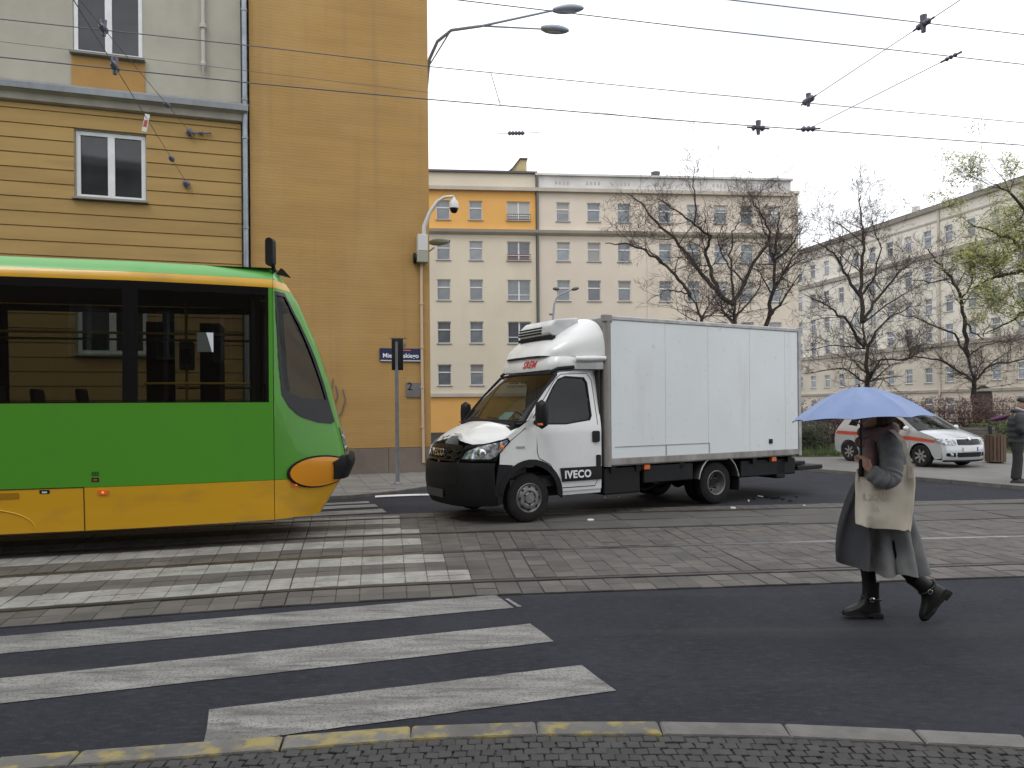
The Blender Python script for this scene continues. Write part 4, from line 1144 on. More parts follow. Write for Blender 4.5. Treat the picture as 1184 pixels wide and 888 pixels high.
for sgn in (1, -1):
    q = MB(); q.tube([(-.50, sgn * .74, 2.17), (-.60, sgn * .80, 2.225), (-.85, sgn * .86, 2.25)], .026, 6); q.build('roof_bracket', black_mat, truck, 40)
    q = MB(); q.tube([(-.85, sgn * .90, 2.37), (-1.1, sgn * .955, 2.375), (-1.34, sgn * .98, 2.385)], [.04, .045, .04], 10); q.build('deflector_fin', tw, truck, 40)
def project(o, M, bvh, d, off):
    """lay flat lettering onto a curved surface along direction d"""
    for v in o.data.vertices:
        p = M @ v.co
        h = bvh.ray_cast(p - d * 2, d)
        if h[0] is not None: v.co = M.inverted() @ (h[0] - d * off)
lq = MB(); lq.grid(161, 12, lip); lip_bvh = BVHTree.FromPolygons(lq.v, lq.f)
M_ = Matrix.Translation((.2, .20, 2.305)) @ Matrix.Rotation(R(90), 4, 'Z') @ Matrix.Rotation(R(90), 4, 'X')
tx = text('lettering', 'SREM', .15, mat('letter_red', (.55, .02, .02), .5), truck, M_, ext=0, font_shear=.35, bold=.003)
project(tx, M_, lip_bvh, Vector((-1, 0, 0)), .012)
fu = MB(); fu.prism([(-.70, 2.74), (-.64, 2.78), (-.66, 2.90), (-.78, 3.00), (-1.2, 3.05), (-1.2, 2.74)], lambda u, v, w: (u, w, v), .50, -.42)
fob = fu.build('refrigeration_unit', mat('unit_grey', (.55, .57, .57), .45, col2=(.42, .43, .42), vs=3), truck, bevel=.03)
q = MB()
for k in range(3): q.prism([(-.635 - k * .012, 2.785 + k * .042), (-.63 - k * .012, 2.81 + k * .042), (-.66 - k * .012, 2.81 + k * .042), (-.66 - k * .012, 2.785 + k * .042)], lambda u, v, w: (u + .004, w, v), .28, -.40)
q.build('louvre', black_mat, fob)
q = MB(); q.box(-.74, -.66, -.45, .53, 2.70, 2.745); q.build('unit_base', black_mat, fob)
# cargo box
BX0, BX1, BY, BZ0, BZ1 = -1.37, -5.72, 1.0, .76, 3.03
seams = [BX0 - .06, -2.52, -3.45, -4.43, -5.33, BX1 + .05]
for sgn in (1, -1):
    for i in range(5):
        q = MB(); a, b = seams[i], seams[i + 1]; y0, y1 = sorted((sgn * (BY - .04), sgn * BY))
        q.box(b + .002, a - .002, y0, y1, BZ0 + .10, BZ1 - .06); q.build('side_panel', bw, truck, bevel=.003)
    q = MB(); y0, y1 = sorted((sgn * (BY - .05), sgn * (BY + .012))); q.box(BX1, BX0, y0, y1, BZ0, BZ0 + .098); q.build('bottom_rail', alu_d, truck, bevel=.006)
    q = MB(); q.box(BX1, BX0, y0, y1, BZ1 - .058, BZ1); q.build('top_rail', alu, truck, bevel=.01)
    q = MB(); q.tube([(BX0 - .01, sgn * (BY - .04), BZ0 - .02), (BX0 - .01, sgn * (BY - .04), BZ1 + .01)], .062, 10); q.build('corner_post', alu_d, truck, 40)
    q = MB(); y0, y1 = sorted((sgn * (BY - .06), sgn * (BY + .015))); q.box(BX1 - .03, BX1 + .045, y0, y1, BZ0 - .02, BZ1 - .005); q.build('rear_post', alu, truck, bevel=.006)
    q = MB(); y0, y1 = sorted((sgn * (BY - .08), sgn * (BY + .02))); q.box(BX0 - .09, BX0 + .07, y0, y1, BZ1 - .09, BZ1 + .02); q.build('corner_casting', alu_d, truck, bevel=.015)
    for (a, z0, z1) in ((BX0 - .10, .93, .935),):
        pass
    q = MB(); y0, y1 = sorted((sgn * (BY), sgn * (BY + .006))); q.box(-3.47, -1.50, y0, y1, 1.03, 1.04); q.box(-3.475, -3.465, y0, y1, .87, 1.035); q.box(-2.53, -2.515, y0, y1, .87, 1.03); q.build('repair_seam', alu_d, truck)
    q = MB(); y0, y1 = sorted((sgn * BY, sgn * (BY + .02))); q.box(-4.98, -4.90, y0, y1, .98, 1.06); q.build('side_lock', black_mat, truck, bevel=.006)
    for ox in (-2.14, -5.05):
        q = MB(); y0, y1 = sorted((sgn * (BY - .09), sgn * (BY - .02))); q.box(ox - .07, ox + .05, y0, y1, .66, .735); q.build('side_marker', orange_refl, truck, bevel=.008)
    # mudguard over the rear wheels
    q = MB(); q.prism(circ(-3.70, .38, .47, 13, R(8), R(172)) + circ(-3.70, .38, .45, 13, R(172), R(8)), lambda u, v, w: (u, w, v), sgn * .66, sgn * .98); q.build('mudguard', mat('mudguard_grey', (.05, .05, .052), .5) if sgn > 0 else MATS['mudguard_grey'], truck, 40)
    q = MB(); q.tube([(p[0], sgn * .985, p[1]) for p in circ(-3.70, .38, .46, 13, R(8), R(172))], .012, 6); q.build('mudguard_edge', alu, truck, 40)
    q = MB(); y0, y1 = sorted((sgn * .68, sgn * .97)); q.box(-4.20, -4.18, y0, y1, .20, .50); q.build('mud_flap', black_mat, truck)
q = MB(); q.box(BX1 + .02, BX0 - .02, -BY + .05, BY - .05, BZ1 - .03, BZ1 + .015); q.build('box_roof', bw, truck)
q = MB(); q.box(BX0 - .05, BX0 + .015, -BY + .06, BY - .06, BZ0, BZ1 - .02); q.build('box_front', mat('box_front_dirty', (.40, .40, .40), .55, col2=(.26, .25, .24), vs=1.2, stretch=(1, 1, .3)), truck)
q = MB(); q.box(BX1 - .02, BX1 + .03, -BY + .06, BY - .06, BZ0, BZ1 - .02); q.build('rear_doors', bw, truck)
q = MB(); q.box(BX1 + .02, BX0 - .02, -BY + .05, BY - .05, BZ0 - .02, BZ0 + .05); q.build('box_floor', alu_d, truck)
# chassis and what hangs under it
q = MB()
for yy in (-.42, .42): q.box(-5.7, .6, yy - .05, yy + .05, .46, .66)
for xx in (-5.5, -4.6, -2.9, -2.0, -1.5): q.box(xx - .05, xx + .05, -.95, .95, .64, .74)
q.box(-.9, .8, -.5, .5, .3, .62)
q.build('chassis', black_mat, truck)
q = MB(); q.box(-2.05, -1.33, .55, .93, .30, .72); q.build('battery_box', black_mat, truck, bevel=.03)
q = MB(); q.box(-3.15, -2.1, .62, .95, .44, .72); q.build('side_locker', dark_plastic, truck, bevel=.02)
q = MB(); q.lathe([(0, -.5), (.2, -.5), (.24, -.46), (.24, .46), (.2, .5), (0, .5)], 16, rot((-2.55, -.62, .48), 0, 0, PI / 2)); q.build('fuel_tank', black_mat, truck, 40)
q = MB(); q.tube([(-2.2, .3, .45), (-2.6, .35, .25), (-3.1, .4, .38)], .02, 6); q.build('brake_line', black_mat, truck, 40)
q = MB(); q.tube([(-3.7, -.85, .36), (-3.7, .85, .36)], .07, 8); q.lathe([(0, -.16), (.14, -.1), (.18, 0), (.14, .1), (0, .16)], 12, rot((-3.7, 0, .37), 0, PI / 2)); q.build('axle', black_mat, truck, 40)
q = MB(); q.tube([(0, -.8, .35), (0, .8, .35)], .06, 8); q.build('axle', black_mat, truck, 40)
q = MB(); q.box(-5.72, -4.3, .5, .9, .40, .70); q.box(-5.45, -5.2, .45, .9, .34, .7); q.build('tail_lift_gear', dark_plastic, truck, bevel=.03)
q = MB(); q.box(-6.45, -5.75, -.92, .92, .46, .54); q.box(-6.05, -5.7, -.85, .85, .55, .62); q.build('tail_lift_platform', dark_plastic, truck, bevel=.015)
def wheel(x, y, sgn, rr_, w, dual=False):
    r = obj('wheel', None, truck); r.location = (x, y, rr_); r.rotation_euler = (0, 0, 0)
    M = Matrix.Rotation(-PI / 2 * sgn, 4, 'X')
    q = MB(); q.lathe([(.21, -w / 2), (rr_ - .05, -w / 2), (rr_ - .01, -w / 2 + .03), (rr_, -w / 2 + .06), (rr_, w / 2 - .06), (rr_ - .01, w / 2 - .03), (rr_ - .05, w / 2 - .003), (.215, w / 2 - .004), (.205, w / 2 - .03)], 36, M); q.build('tyre', tyre_m, r, 35)
    q = MB()
    if dual: pr = [(.21, w / 2 - .005), (.20, w / 2 + .0), (.185, w / 2 - .01), (.175, w / 2 - .09), (.15, w / 2 - .13), (.10, w / 2 - .14), (.08, w / 2 - .10), (.0, w / 2 - .09)]
    else: pr = [(.215, w / 2 - .006), (.205, w / 2 + .002), (.19, w / 2 - .012), (.175, w / 2 - .02), (.15, w / 2 + .008), (.11, w / 2 + .014), (.09, w / 2 + .004), (.07, w / 2 + .022), (.0, w / 2 + .026)]
    q.lathe(pr, 32, M); rm = q.build('rim', rim_m, r, 35)
    q = MB()
    for k in range(8):
        an = 2 * PI * k / 8
        if dual: c = M @ Vector((.13 * math.cos(an), .13 * math.sin(an), w / 2 - .128))
        else: c = M @ Vector((.158 * math.cos(an), .158 * math.sin(an), w / 2 + .004))
        q.lathe([(.0, .006), (.022, .004), (.024, 0)], 8, Matrix.Translation(c) @ M)
    q.build('rim_hole', black_mat, rm)
    q = MB()
    for k in range(6):
        an = 2 * PI * (k + .5) / 6
        c = M @ Vector((.09 * math.cos(an), .09 * math.sin(an), w / 2 + (.006 if not dual else -.10)))
        q.lathe([(.0, .02), (.012, .018), (.012, 0)], 6, Matrix.Translation(c) @ M)
    q.build('wheel_nut', black_mat, rm)
for sgn in (1, -1):
    wheel(0, sgn * .83, sgn, .355, .21)
    wheel(-3.70, sgn * .83, sgn, .355, .20, True)
    wheel(-3.70, sgn * .58, sgn, .355, .20, True)

# ================================================================ PARKED HATCHBACK (local x forward, y to its left, origin under the front axle)
hatch = thing('parked_car', 'silver hatchback with a red waist stripe parked on the plaza behind the woman', 'car', (11.05, 18.9, .07), math.atan2(-.94, .342))
hatch.scale = (.95, .95, .95)
cs = mat('car_silver', (.50, .52, .54), .25, .25, coat=.6)
cred = mat('stripe_red', (.50, .075, .045), .4)
def chw(x, z):
    w = .805
    if z > .92: w -= (z - .92) * .33
    if z < .45: w -= (.45 - z) * .12
    if x > .15: w -= (x - .15) ** 2 * .16
    if x < -2.5: w -= (-2.5 - x) ** 2 * .14
    return w
def csd(x, z, off=0, sgn=1): return (x, sgn * (chw(x, z) + off), z)
def cside(name, m, poly, holes=(), off=0, sgn=1, step=.09, solid=.01, parent=None):
    q = MB(); q.panel(poly, holes, lambda u, v: csd(u, v, off, sgn), step, sgn > 0); return q.build(name, m, parent or hatch, 35, solid=solid)
def arch_pts(cx, r): return circ(cx, .30, r, 13, R(170), R(10))
body = [(-3.02, .30), (-2.80, .24)] + arch_pts(-2.46, .345) + [(-2.1, .20), (-.40, .20)] + arch_pts(0, .345) + [(.42, .22), (.60, .26), (.63, .5), (.60, .72), (.40, .82), (.05, .93), (-.10, .97), (-.84, 1.42), (-1.10, 1.465), (-1.8, 1.475), (-2.35, 1.44), (-2.62, 1.38), (-2.93, .98), (-3.03, .80), (-3.06, .5)]
cw1 = [(-.36, .975), (-1.15, .985), (-1.15, 1.37), (-.98, 1.37), (-.62, 1.20)]
cw2 = [(-1.23, .985), (-1.98, 1.0), (-2.14, 1.12), (-2.05, 1.35), (-1.23, 1.375)]
cw3 = [(-2.18, 1.04), (-2.52, 1.08), (-2.38, 1.33), (-2.13, 1.345)]
for sgn in (1, -1):
    cside('body_side', cs, body, [cw1, cw2, cw3], sgn=sgn)
    for w_ in (cw1, cw2, cw3): cside('side_window', car_glass, w_, (), off=-.012, sgn=sgn, solid=0)
    cside('waist_stripe', cred, [(.42, .735), (-.2, .80), (-1.5, .865), (-2.9, .90), (-3.0, .82), (-2.9, .80), (-1.5, .77), (-.2, .70), (.45, .66)], (), off=.004, sgn=sgn, solid=.003)
    for ln in ([(-.32, .95), (-.33, .5), (-.42, .27)], [(-1.2, .97), (-1.2, .28)], [(-2.1, .97), (-2.2, .70)]):
        q = MB(); q.tube([csd(a, b, 0, sgn) for a, b in ln], .005, 5); q.build('door_seam', black_mat, hatch)
    for hx in (-1.02, -1.88): cside('door_handle', cs, rrect(hx - .09, hx + .09, .83, .865, .015), (), off=.025, sgn=sgn, solid=.02)
    q = MB(); q.grid(10, 7, lambda a, b: (-.33 + .05 * math.cos(2 * PI * a) * math.sin(PI * b) ** .4, sgn * (.92 + .10 * math.sin(2 * PI * a) * math.sin(PI * b) ** .4), .95 + .15 * b), True); q.build('mirror', cs, hatch, 50)
    for wx in (0, -2.46):
        r = obj('wheel', None, hatch); r.location = (wx, sgn * .71, .295)
        M = Matrix.Rotation(-PI / 2 * sgn, 4, 'X')
        q = MB(); q.lathe([(.18, -.09), (.27, -.09), (.295, -.06), (.295, .06), (.27, .09), (.20, .092), (.19, .07)], 28, M); q.build('tyre', tyre_m, r, 35)
        q = MB(); q.lathe([(.198, .088), (.185, .085), (.17, .03), (.05, .045), (0, .05)], 24, M); q.build('rim', mat('alloy', (.06, .06, .065), .4, .5) if 'alloy' not in MATS else MATS['alloy'], r, 35)
        for k in range(7):
            an = 2 * PI * k / 7
            q = MB(); q.box(.03, .19, -.022, .022, .05, .078, M @ Matrix.Rotation(an, 4, 'Z')); q.build('spoke', MATS.get('alloy_bright') or mat('alloy_bright', (.55, .56, .58), .3, .8), r)
    q = MB(); q.prism(circ(0, .30, .34, 13, 0, PI) + [(-.34, .2), (.34, .2)], lambda u, v, w: (u, w, v), sgn * .55, sgn * .60); q.prism(circ(-2.46, .30, .34, 13, 0, PI) + [(-2.8, .2), (-2.12, .2)], lambda u, v, w: (u, w, v), sgn * .55, sgn * .60); q.build('wheel_arch_liner', black_mat, hatch)
CP = [(.16, .72, .14), (.24, .80, .17), (.42, .83, .19), (.62, .815, .20), (.74, .775, .20), (.80, .70, .19)]
def cfx(z):
    z = max(CP[0][0], min(CP[-1][0], z))
    for (a, b, c), (d, e, f) in zip(CP, CP[1:]):
        if z <= d:
            k = (z - a) / (d - a); return b + (e - b) * k, c + (f - c) * k
def cf(a, z, off=0, sgn=1):
    x, b = cfx(z)
    if a <= 1:
        n = Vector((1, .6 * a ** 3, 0)).normalized(); hw = chw(x - b, z)
        return (x - b * a ** 3 + n.x * off, sgn * (a * hw + n.y * off), z)
    X = x - b - (a - 1); return (X, sgn * (chw(X, z) + off), z)
def cfront(name, m, poly, off=0, sgn=1, solid=.008, step=.07, parent=None):
    q = MB(); q.panel(poly, (), lambda u, v: cf(u, v, off, sgn), step, sgn < 0); return q.build(name, m, parent or hatch, 35, solid=solid)
for sgn in (1, -1):
    cfront('bumper', cs, [(0, .18), (1.0, .2), (1.02, .5), (1.02, .72), (.9, .79), (0, .79)], 0, sgn, .015)
    cfront('grille', black_gloss, [(0, .60), (.50, .61), (.53, .66), (.50, .745), (0, .755)], .008, sgn)
    cfront('lower_grille', black_mat, [(0, .29), (.52, .29), (.56, .34), (.54, .41), (0, .41)], .008, sgn)
    cfront('fog_lamp', black_gloss, [(.60, .30), (.90, .32), (.90, .40), (.62, .405)], .008, sgn)
    cfront('lower_lip', dark_plastic, [(0, .15), (.98, .17), (.98, .215), (0, .20)], .012, sgn)
    cfront('headlight', lamp_clear, [(.56, .60), (.95, .62), (1.1, .68), (1.13, .755), (1.0, .78), (.75, .77), (.58, .745)], .012, sgn, .02)
    q = MB(); c = Vector(cf(.75, .34 + .015, .02, sgn)); q.lathe([(0, .01), (.035, .008), (.045, 0)], 12, Matrix.Translation(c) @ Vector((1, .4 * sgn, 0)).to_track_quat('Z', 'Y').to_matrix().to_4x4()); q.build('fog_lamp_lens', lamp_clear, hatch, 40)
q = MB(); q.tube([cf(.48 - .08 * i, .76, .01, 1) for i in range(7)] + [cf(.08 * i, .76, .01, -1) for i in range(7)], .014, 6); q.build('grille_chrome', chrome, hatch, 40)
q = MB(); q.lathe([(0, .012), (.04, .01), (.05, 0)], 16, rot((.795, 0, .765), 0, 0, R(75))); q.build('bonnet_emblem', chrome, hatch, 40)
q = MB(); q.box(.832, .842, -.26, .26, .44, .55); pl_ = q.build('number_plate', white_trim, hatch)
q = MB(); q.box(.843, .846, .215, .258, .445, .545); q.build('plate_band', mat('plate_blue', (.02, .06, .35), .4), pl_)
q = MB(); q.grid(17, 9, lambda a, b: ((.70 - .77 * b) - (.20 + .02 * b) * abs(a * 2 - 1) ** 3, (a * 2 - 1) * (.735 + .045 * b), .80 + .19 * math.sin(b * PI / 2) ** .9 - .035 * (a * 2 - 1) ** 4 - .02 * (a * 2 - 1) ** 2)); q.build('bonnet', cs, hatch, 40, solid=.01)
q = MB(); q.grid(17, 6, lambda a, b: ((-.05 - .74 * b) - (.20 - .08 * b) * abs(a * 2 - 1) ** 2.5, (a * 2 - 1) * (.775 - .14 * b), .985 + .445 * b + .02 * math.sin(PI * b) - .01 * (a * 2 - 1) ** 2)); q.build('windscreen', car_glass, hatch, 40)
q = MB(); q.grid(13, 9, lambda a, b: (-.80 - 1.85 * b - .10 * abs(a * 2 - 1) ** 2.5 * (1 - b), (a * 2 - 1) * (.645 - .02 * b), 1.435 + .065 * math.sin(PI * min(1, b * .55 + .18)) - .035 * (b > .8) * (b - .8) * 5 - .035 * abs(a * 2 - 1) ** 4)); q.build('roof', cs, hatch, 40, solid=.01)
q = MB(); q.grid(13, 5, lambda a, b: (-2.62 - .36 * b, (a * 2 - 1) * (.63 + .12 * b), 1.40 - .42 * b)); q.build('rear_window', car_glass, hatch, 40)
q = MB(); q.grid(13, 5, lambda a, b: (-2.98 - .10 * math.sin(PI * b) + .05 * abs(a * 2 - 1) ** 4, (a * 2 - 1) * .76, .98 - .75 * b)); q.build('tailgate', cs, hatch, 40, solid=.01)
q = MB(); q.box(-2.9, .6, -.6, .6, .2, .32); q.box(-2.0, -.2, -.72, .72, .2, .30); q.build('floor', black_mat, hatch)
q = MB(); q.prism([(-.75, .5), (-.1, .5), (-.12, .97), (-.35, .98)], lambda u, v, w: (u, w, v), .7, -.7); q.build('dashboard', interior_dark, hatch)
for sx in (-1.35, -2.35):
    for sy in (.36, -.36):
        q = MB(); q.box(sx, sx + .45, sy - .24, sy + .24, .4, .58); q.box(sx - .12, sx + .04, sy - .23, sy + .23, .55, 1.08); q.box(sx - .12, sx - .02, sy - .12, sy + .12, 1.1, 1.28); q.build('seat', seat_dark, hatch, bevel=.03)
q = MB(); q.tube([(.0, .35, .985), (-.12, -.1, 1.03), (-.15, -.3, 1.04)], .008, 5); q.build('wiper', black_mat, hatch)

# ================================================================ PEOPLE
skin_m = mat('skin', (.50, .30, .22), .5, col2=(.45, .25, .18), vs=20)
hair_m = mat('hair_auburn', (.10, .045, .028), .55, col2=(.05, .022, .014), vs=14, stretch=(3, 3, 1), bump=.5, bs=60)
coat_m = mat('coat_grey', (.20, .205, .21), .9, col2=(.165, .17, .175), vs=12, bump=.35, bs=220)
coat_in = mat('coat_lining', (.055, .056, .064), .8, col2=(.04, .041, .047), vs=6)
scarf_m = mat('scarf_pink', (.26, .17, .165), .95, col2=(.19, .12, .12), vs=8, bump=.6, bs=90)
legging_m = mat('legging_black', (.008, .008, .010), .8, spec=.2)
boot_m = mat('boot_leather', (.007, .007, .007), .42, col2=(.011, .0105, .010), vs=10, spec=.28)
sole_m = mat('boot_sole', (.006, .006, .006), .8)
bag_m = mat('bag_canvas', (.66, .61, .51), .9, col2=(.58, .53, .44), vs=6, bump=.4, bs=260)
jacket_m = mat('jacket_dark', (.022, .027, .031), .7, col2=(.030, .034, .038), vs=6, bump=.4, bs=30)
trouser_m = mat('trouser_dark', (.022, .021, .021), .85, bump=.3, bs=40)
shoe_m = mat('shoe_dark', (.016, .014, .013), .6)

def skinned(name, joints, edges, m, parent, root, sub=2, smoothing=0.0):
    me = bpy.data.meshes.new(name)
    names = list(joints)
    bm = bmesh.new(); lay = bm.verts.layers.skin.verify(); V = {}
    for n_ in names:
        p, r = joints[n_]
        v = bm.verts.new(p); v[lay].radius = (r if isinstance(r, tuple) else (r, r)); v[lay].use_root = (n_ == root); V[n_] = v
    for a, b in edges: bm.edges.new((V[a], V[b]))
    bm.to_mesh(me); bm.free()
    o = obj(name, me, parent, m)
    md = o.modifiers.new('skin', 'SKIN'); md.use_smooth_shade = True; md.branch_smoothing = smoothing
    md = o.modifiers.new('sub', 'SUBSURF'); md.levels = sub; md.render_levels = sub
    return o
def hand_chain(J, E, wrist, w, dirv, side, palm_n, curl, pre, sc=1.0):
    """palm and five curled fingers; dirv = along the hand, side = towards the thumb, palm_n = way the fingers curl"""
    d, s, n = Vector(dirv).normalized(), Vector(side).normalized(), Vector(palm_n).normalized()
    w = Vector(w)
    J[pre + 'palm'] = (w + d * .05 * sc, (.024 * sc, .030 * sc)); E.append((wrist, pre + 'palm'))
    for i, (off, ln) in enumerate(((.028, .068), (.010, .076), (-.009, .071), (-.027, .056))):
        k = w + d * (.088 - abs(i - 1) * .005) * sc + s * off * sc
        names_ = [pre + 'k%d' % i]
        J[names_[0]] = (k, .0105 * sc); E.append((pre + 'palm', names_[0]))
        p = k; a = 0
        for j, f in enumerate((.42, .33, .25)):
            a += curl * (.8, 1.0, .8)[j]
            p = p + (d * math.cos(a) + n * math.sin(a)) * ln * f * sc
            nm = pre + 'f%d%d' % (i, j); J[nm] = (p, (.0092 - .001 * j) * sc); E.append((names_[-1], nm)); names_.append(nm)
    t0 = w + d * .035 * sc + s * .035 * sc; t1 = t0 + (d * .6 + s * .5 + n * .5).normalized() * .035 * sc; t2 = t1 + (d * .5 + n * .8 - s * .1).normalized() * .03 * sc
    for nm, p, r, pv in (('t0', t0, .013, 'palm'), ('t1', t1, .011, 't0'), ('t2', t2, .009, 't1')):
        J[pre + nm] = (p, r * sc); E.append((pre + pv, pre + nm))
def head_mesh(mb_v, c, fwd, up, sc=1.0):
    """head with brow, nose, mouth, chin and ears as one mesh around centre c"""
    f, u = Vector(fwd).normalized(), Vector(up).normalized(); l = u.cross(f).normalized()
    def pt(a, b):
        th = 2 * PI * a; ph = PI * b
        x = math.sin(ph) * math.cos(th); y = math.sin(ph) * math.sin(th); z = math.cos(ph)
        X = .098 * x * (1.0 if x > 0 else 1.06); Y = .076 * y; Z = .115 * z
        if z < -.1: X = X * (1 - .12 * (-z - .1)) + (.016 if x > 0 else .012) * (-z); Y *= 1 - .25 * (-z - .1)
        if x > 0:
            fy = abs(y)
            X += .024 * math.exp(-(y / .16) ** 2) * math.exp(-((z + .16) / .17) ** 2)          # nose
            X += .007 * math.exp(-(y / .5) ** 2) * math.exp(-((z - .22) / .12) ** 2)           # brow
            X -= .010 * math.exp(-((fy - .42) / .16) ** 2) * math.exp(-((z - .04) / .11) ** 2) # eye sockets
            X += .008 * math.exp(-(y / .3) ** 2) * math.exp(-((z + .50) / .08) ** 2)           # lips
            X -= .005 * math.exp(-(y / .3) ** 2) * math.exp(-((z + .51) / .025) ** 2)
            X += .010 * math.exp(-(y / .3) ** 2) * math.exp(-((z + .80) / .14) ** 2)           # chin
        if abs(x) < .25 and -.28 < z < .22: Y += math.copysign(.016 * (1 - (x / .25) ** 2) * (1 - ((z + .03) / .25) ** 2), y)
        return Vector(c) + (f * X + l * Y + u * Z) * sc
    mb_v.grid(40, 31, pt, True); return f, l, u

# ---- woman under the umbrella: local x = her walking direction, y = her left (towards the camera)
WX, WY = 2.83, 5.62
woman = thing('person', 'woman in a long grey coat and black boots walking under an umbrella', 'person', (WX, WY, 0), PI)
woman.scale = (1.05, 1.05, 1.05)
J = {}; E_ = []
def ch(*ns):
    for a, b in zip(ns, ns[1:]): E_.append((a, b))
J['pelvis'] = ((-.02, 0, .86), (.13, .10)); J['spine'] = ((-.01, 0, 1.05), (.12, .095)); J['chest'] = ((0, 0, 1.22), (.13, .10)); J['neckb'] = ((.01, 0, 1.34), .06); J['neck'] = ((.035, 0, 1.41), .05)
ch('pelvis', 'spine', 'chest', 'neckb', 'neck')
J['hipR'] = ((-.0, -.085, .82), .07); J['kneeR'] = ((.085, -.085, .46), .038); J['ankR'] = ((.055, -.08, .10), .026); J['toeR'] = ((.19, -.08, .05), .036)
J['hipL'] = ((-.03, .085, .82), .07); J['kneeL'] = ((-.05, .09, .455), .038); J['ankL'] = ((-.275, .09, .235), .026); J['toeL'] = ((-.265, .09, .09), .03)
for s_ in 'RL': ch('pelvis', 'hip' + s_, 'knee' + s_, 'ank' + s_, 'toe' + s_)
J['shL'] = ((-.01, .16, 1.31), .055); J['elL'] = ((.11, .305, 1.06), .042); J['wrL'] = ((.235, .275, 1.13), .028)
J['shR'] = ((-.01, -.16, 1.31), .055); J['elR'] = ((-.02, -.22, 1.05), .042); J['wrR'] = ((.06, -.22, .83), .028)
for s_ in 'RL': ch('chest', 'sh' + s_, 'el' + s_, 'wr' + s_)
SHX, SHY = .288, .262      # umbrella shaft
hand_chain(J, E_, 'wrL', J['wrL'][0], (.3, -.1, .95), (.6, -.7, .2), (.5, -.85, -.2), 1.15, 'L', .95)
hand_chain(J, E_, 'wrR', J['wrR'][0], (.2, 0, -1), (.9, .1, .2), (.1, .9, 0), .3, 'R', .95)
skinned('body', J, E_, skin_m, woman, 'pelvis')
q = MB(); head_mesh(q, (.06, 0, 1.505), (1, .05, -.08), (.05, 0, 1)); q.build('head', skin_m, woman, 60)
def hairf(a, b):
    th = 2 * PI * a; ph = PI * b
    x = math.cos(th) * math.sin(ph); y = math.sin(th) * math.sin(ph); z = math.cos(ph)
    X = .118 * x; Y = .097 * y; Z = .128 * z
    if x > .25 and z < .45: X = .095 * x * .7
    if z < 0 and x < .25: Z *= 1.25; X -= .015
    wob = .006 * math.sin(th * 17 + z * 9)
    return (.045 + X + wob * x, Y + wob * y, 1.53 + Z)
q = MB(); q.grid(40, 25, hairf, True); q.build('hair', hair_m, woman, 60)
# legs: leggings down into ankle boots
def limb(name, pts, rs, m, seg=14, sub=1):
    q = MB(); q.tube(pts, rs, seg); return q.build(name, m, woman, 60, sub=sub)
limb('legging', [(-.0, -.085, .75), (.06, -.085, .58), (.09, -.085, .46), (.07, -.083, .32), (.055, -.08, .17), (.055, -.08, .08)], [.085, .068, .056, .052, .044, .04], legging_m)
limb('legging', [(-.03, .085, .75), (-.04, .088, .58), (-.05, .09, .46), (-.13, .09, .37), (-.235, .09, .265), (-.29, .09, .22)], [.085, .068, .056, .052, .044, .04], legging_m)
def boot(M, name='boot'):
    lv = [(.018, -.070, .212, .047), (.036, -.071, .212, .050), (.052, -.070, .200, .050), (.066, -.068, .170, .049), (.080, -.066, .135, .048), (.098, -.062, .100, .047), (.125, -.058, .072, .046), (.160, -.056, .060, .047), (.205, -.056, .057, .050), (.262, -.060, .060, .054)]
    def slc(a, b):
        z, xb, xf, w = lv[int(b * (len(lv) - 1) + .5)]; th = 2 * PI * a; c, s = math.cos(th), math.sin(th)
        return M @ Vector(((xb + xf) / 2 + (xf - xb) / 2 * math.copysign(abs(c) ** .85, c), w * math.copysign(abs(s) ** .85, s) * (1 + .10 * c), z))
    q = MB(); q.grid(24, len(lv), slc, True)
    q.f.append(tuple(i * len(lv) + len(lv) - 1 for i in range(24)))
    b_ = q.build(name, boot_m, woman, 70)
    q = MB(); out = [(-.068, -.035), (-.05, -.05), (.05, -.045), (.12, -.053), (.19, -.04), (.215, 0), (.19, .04), (.12, .053), (.05, .045), (-.05, .05), (-.068, .035)]
    q.prism(out, lambda u, v, w: M @ Vector((u, v, w + (.012 if u > .0 else 0))), .0, .028); q.prism([(-.07, -.045), (.0, -.043), (.0, .043), (-.07, .045)], lambda u, v, w: M @ Vector((u, v, w)), -.012, .02); q.build('boot_sole', sole_m, b_)
    q = MB(); q.tube([M @ Vector((.066 * math.cos(2 * PI * i / 16), .060 * math.sin(2 * PI * i / 16), .135 + .012 * math.cos(2 * PI * i / 16))) for i in range(17)], .008, 5); q.build('boot_strap', boot_m, b_)
    q = MB(); q.lathe([(.012, -.003), (.02, 0), (.012, .003)], 12, M @ rot((.02, .062, .135), 0, PI / 2)); q.build('boot_buckle', chrome, b_, 40)
boot(Matrix.Translation((.055, -.08, .012)))
boot(Matrix.Translation((-.372, .09, .182)) @ Matrix.Rotation(R(53), 4, 'Y'))
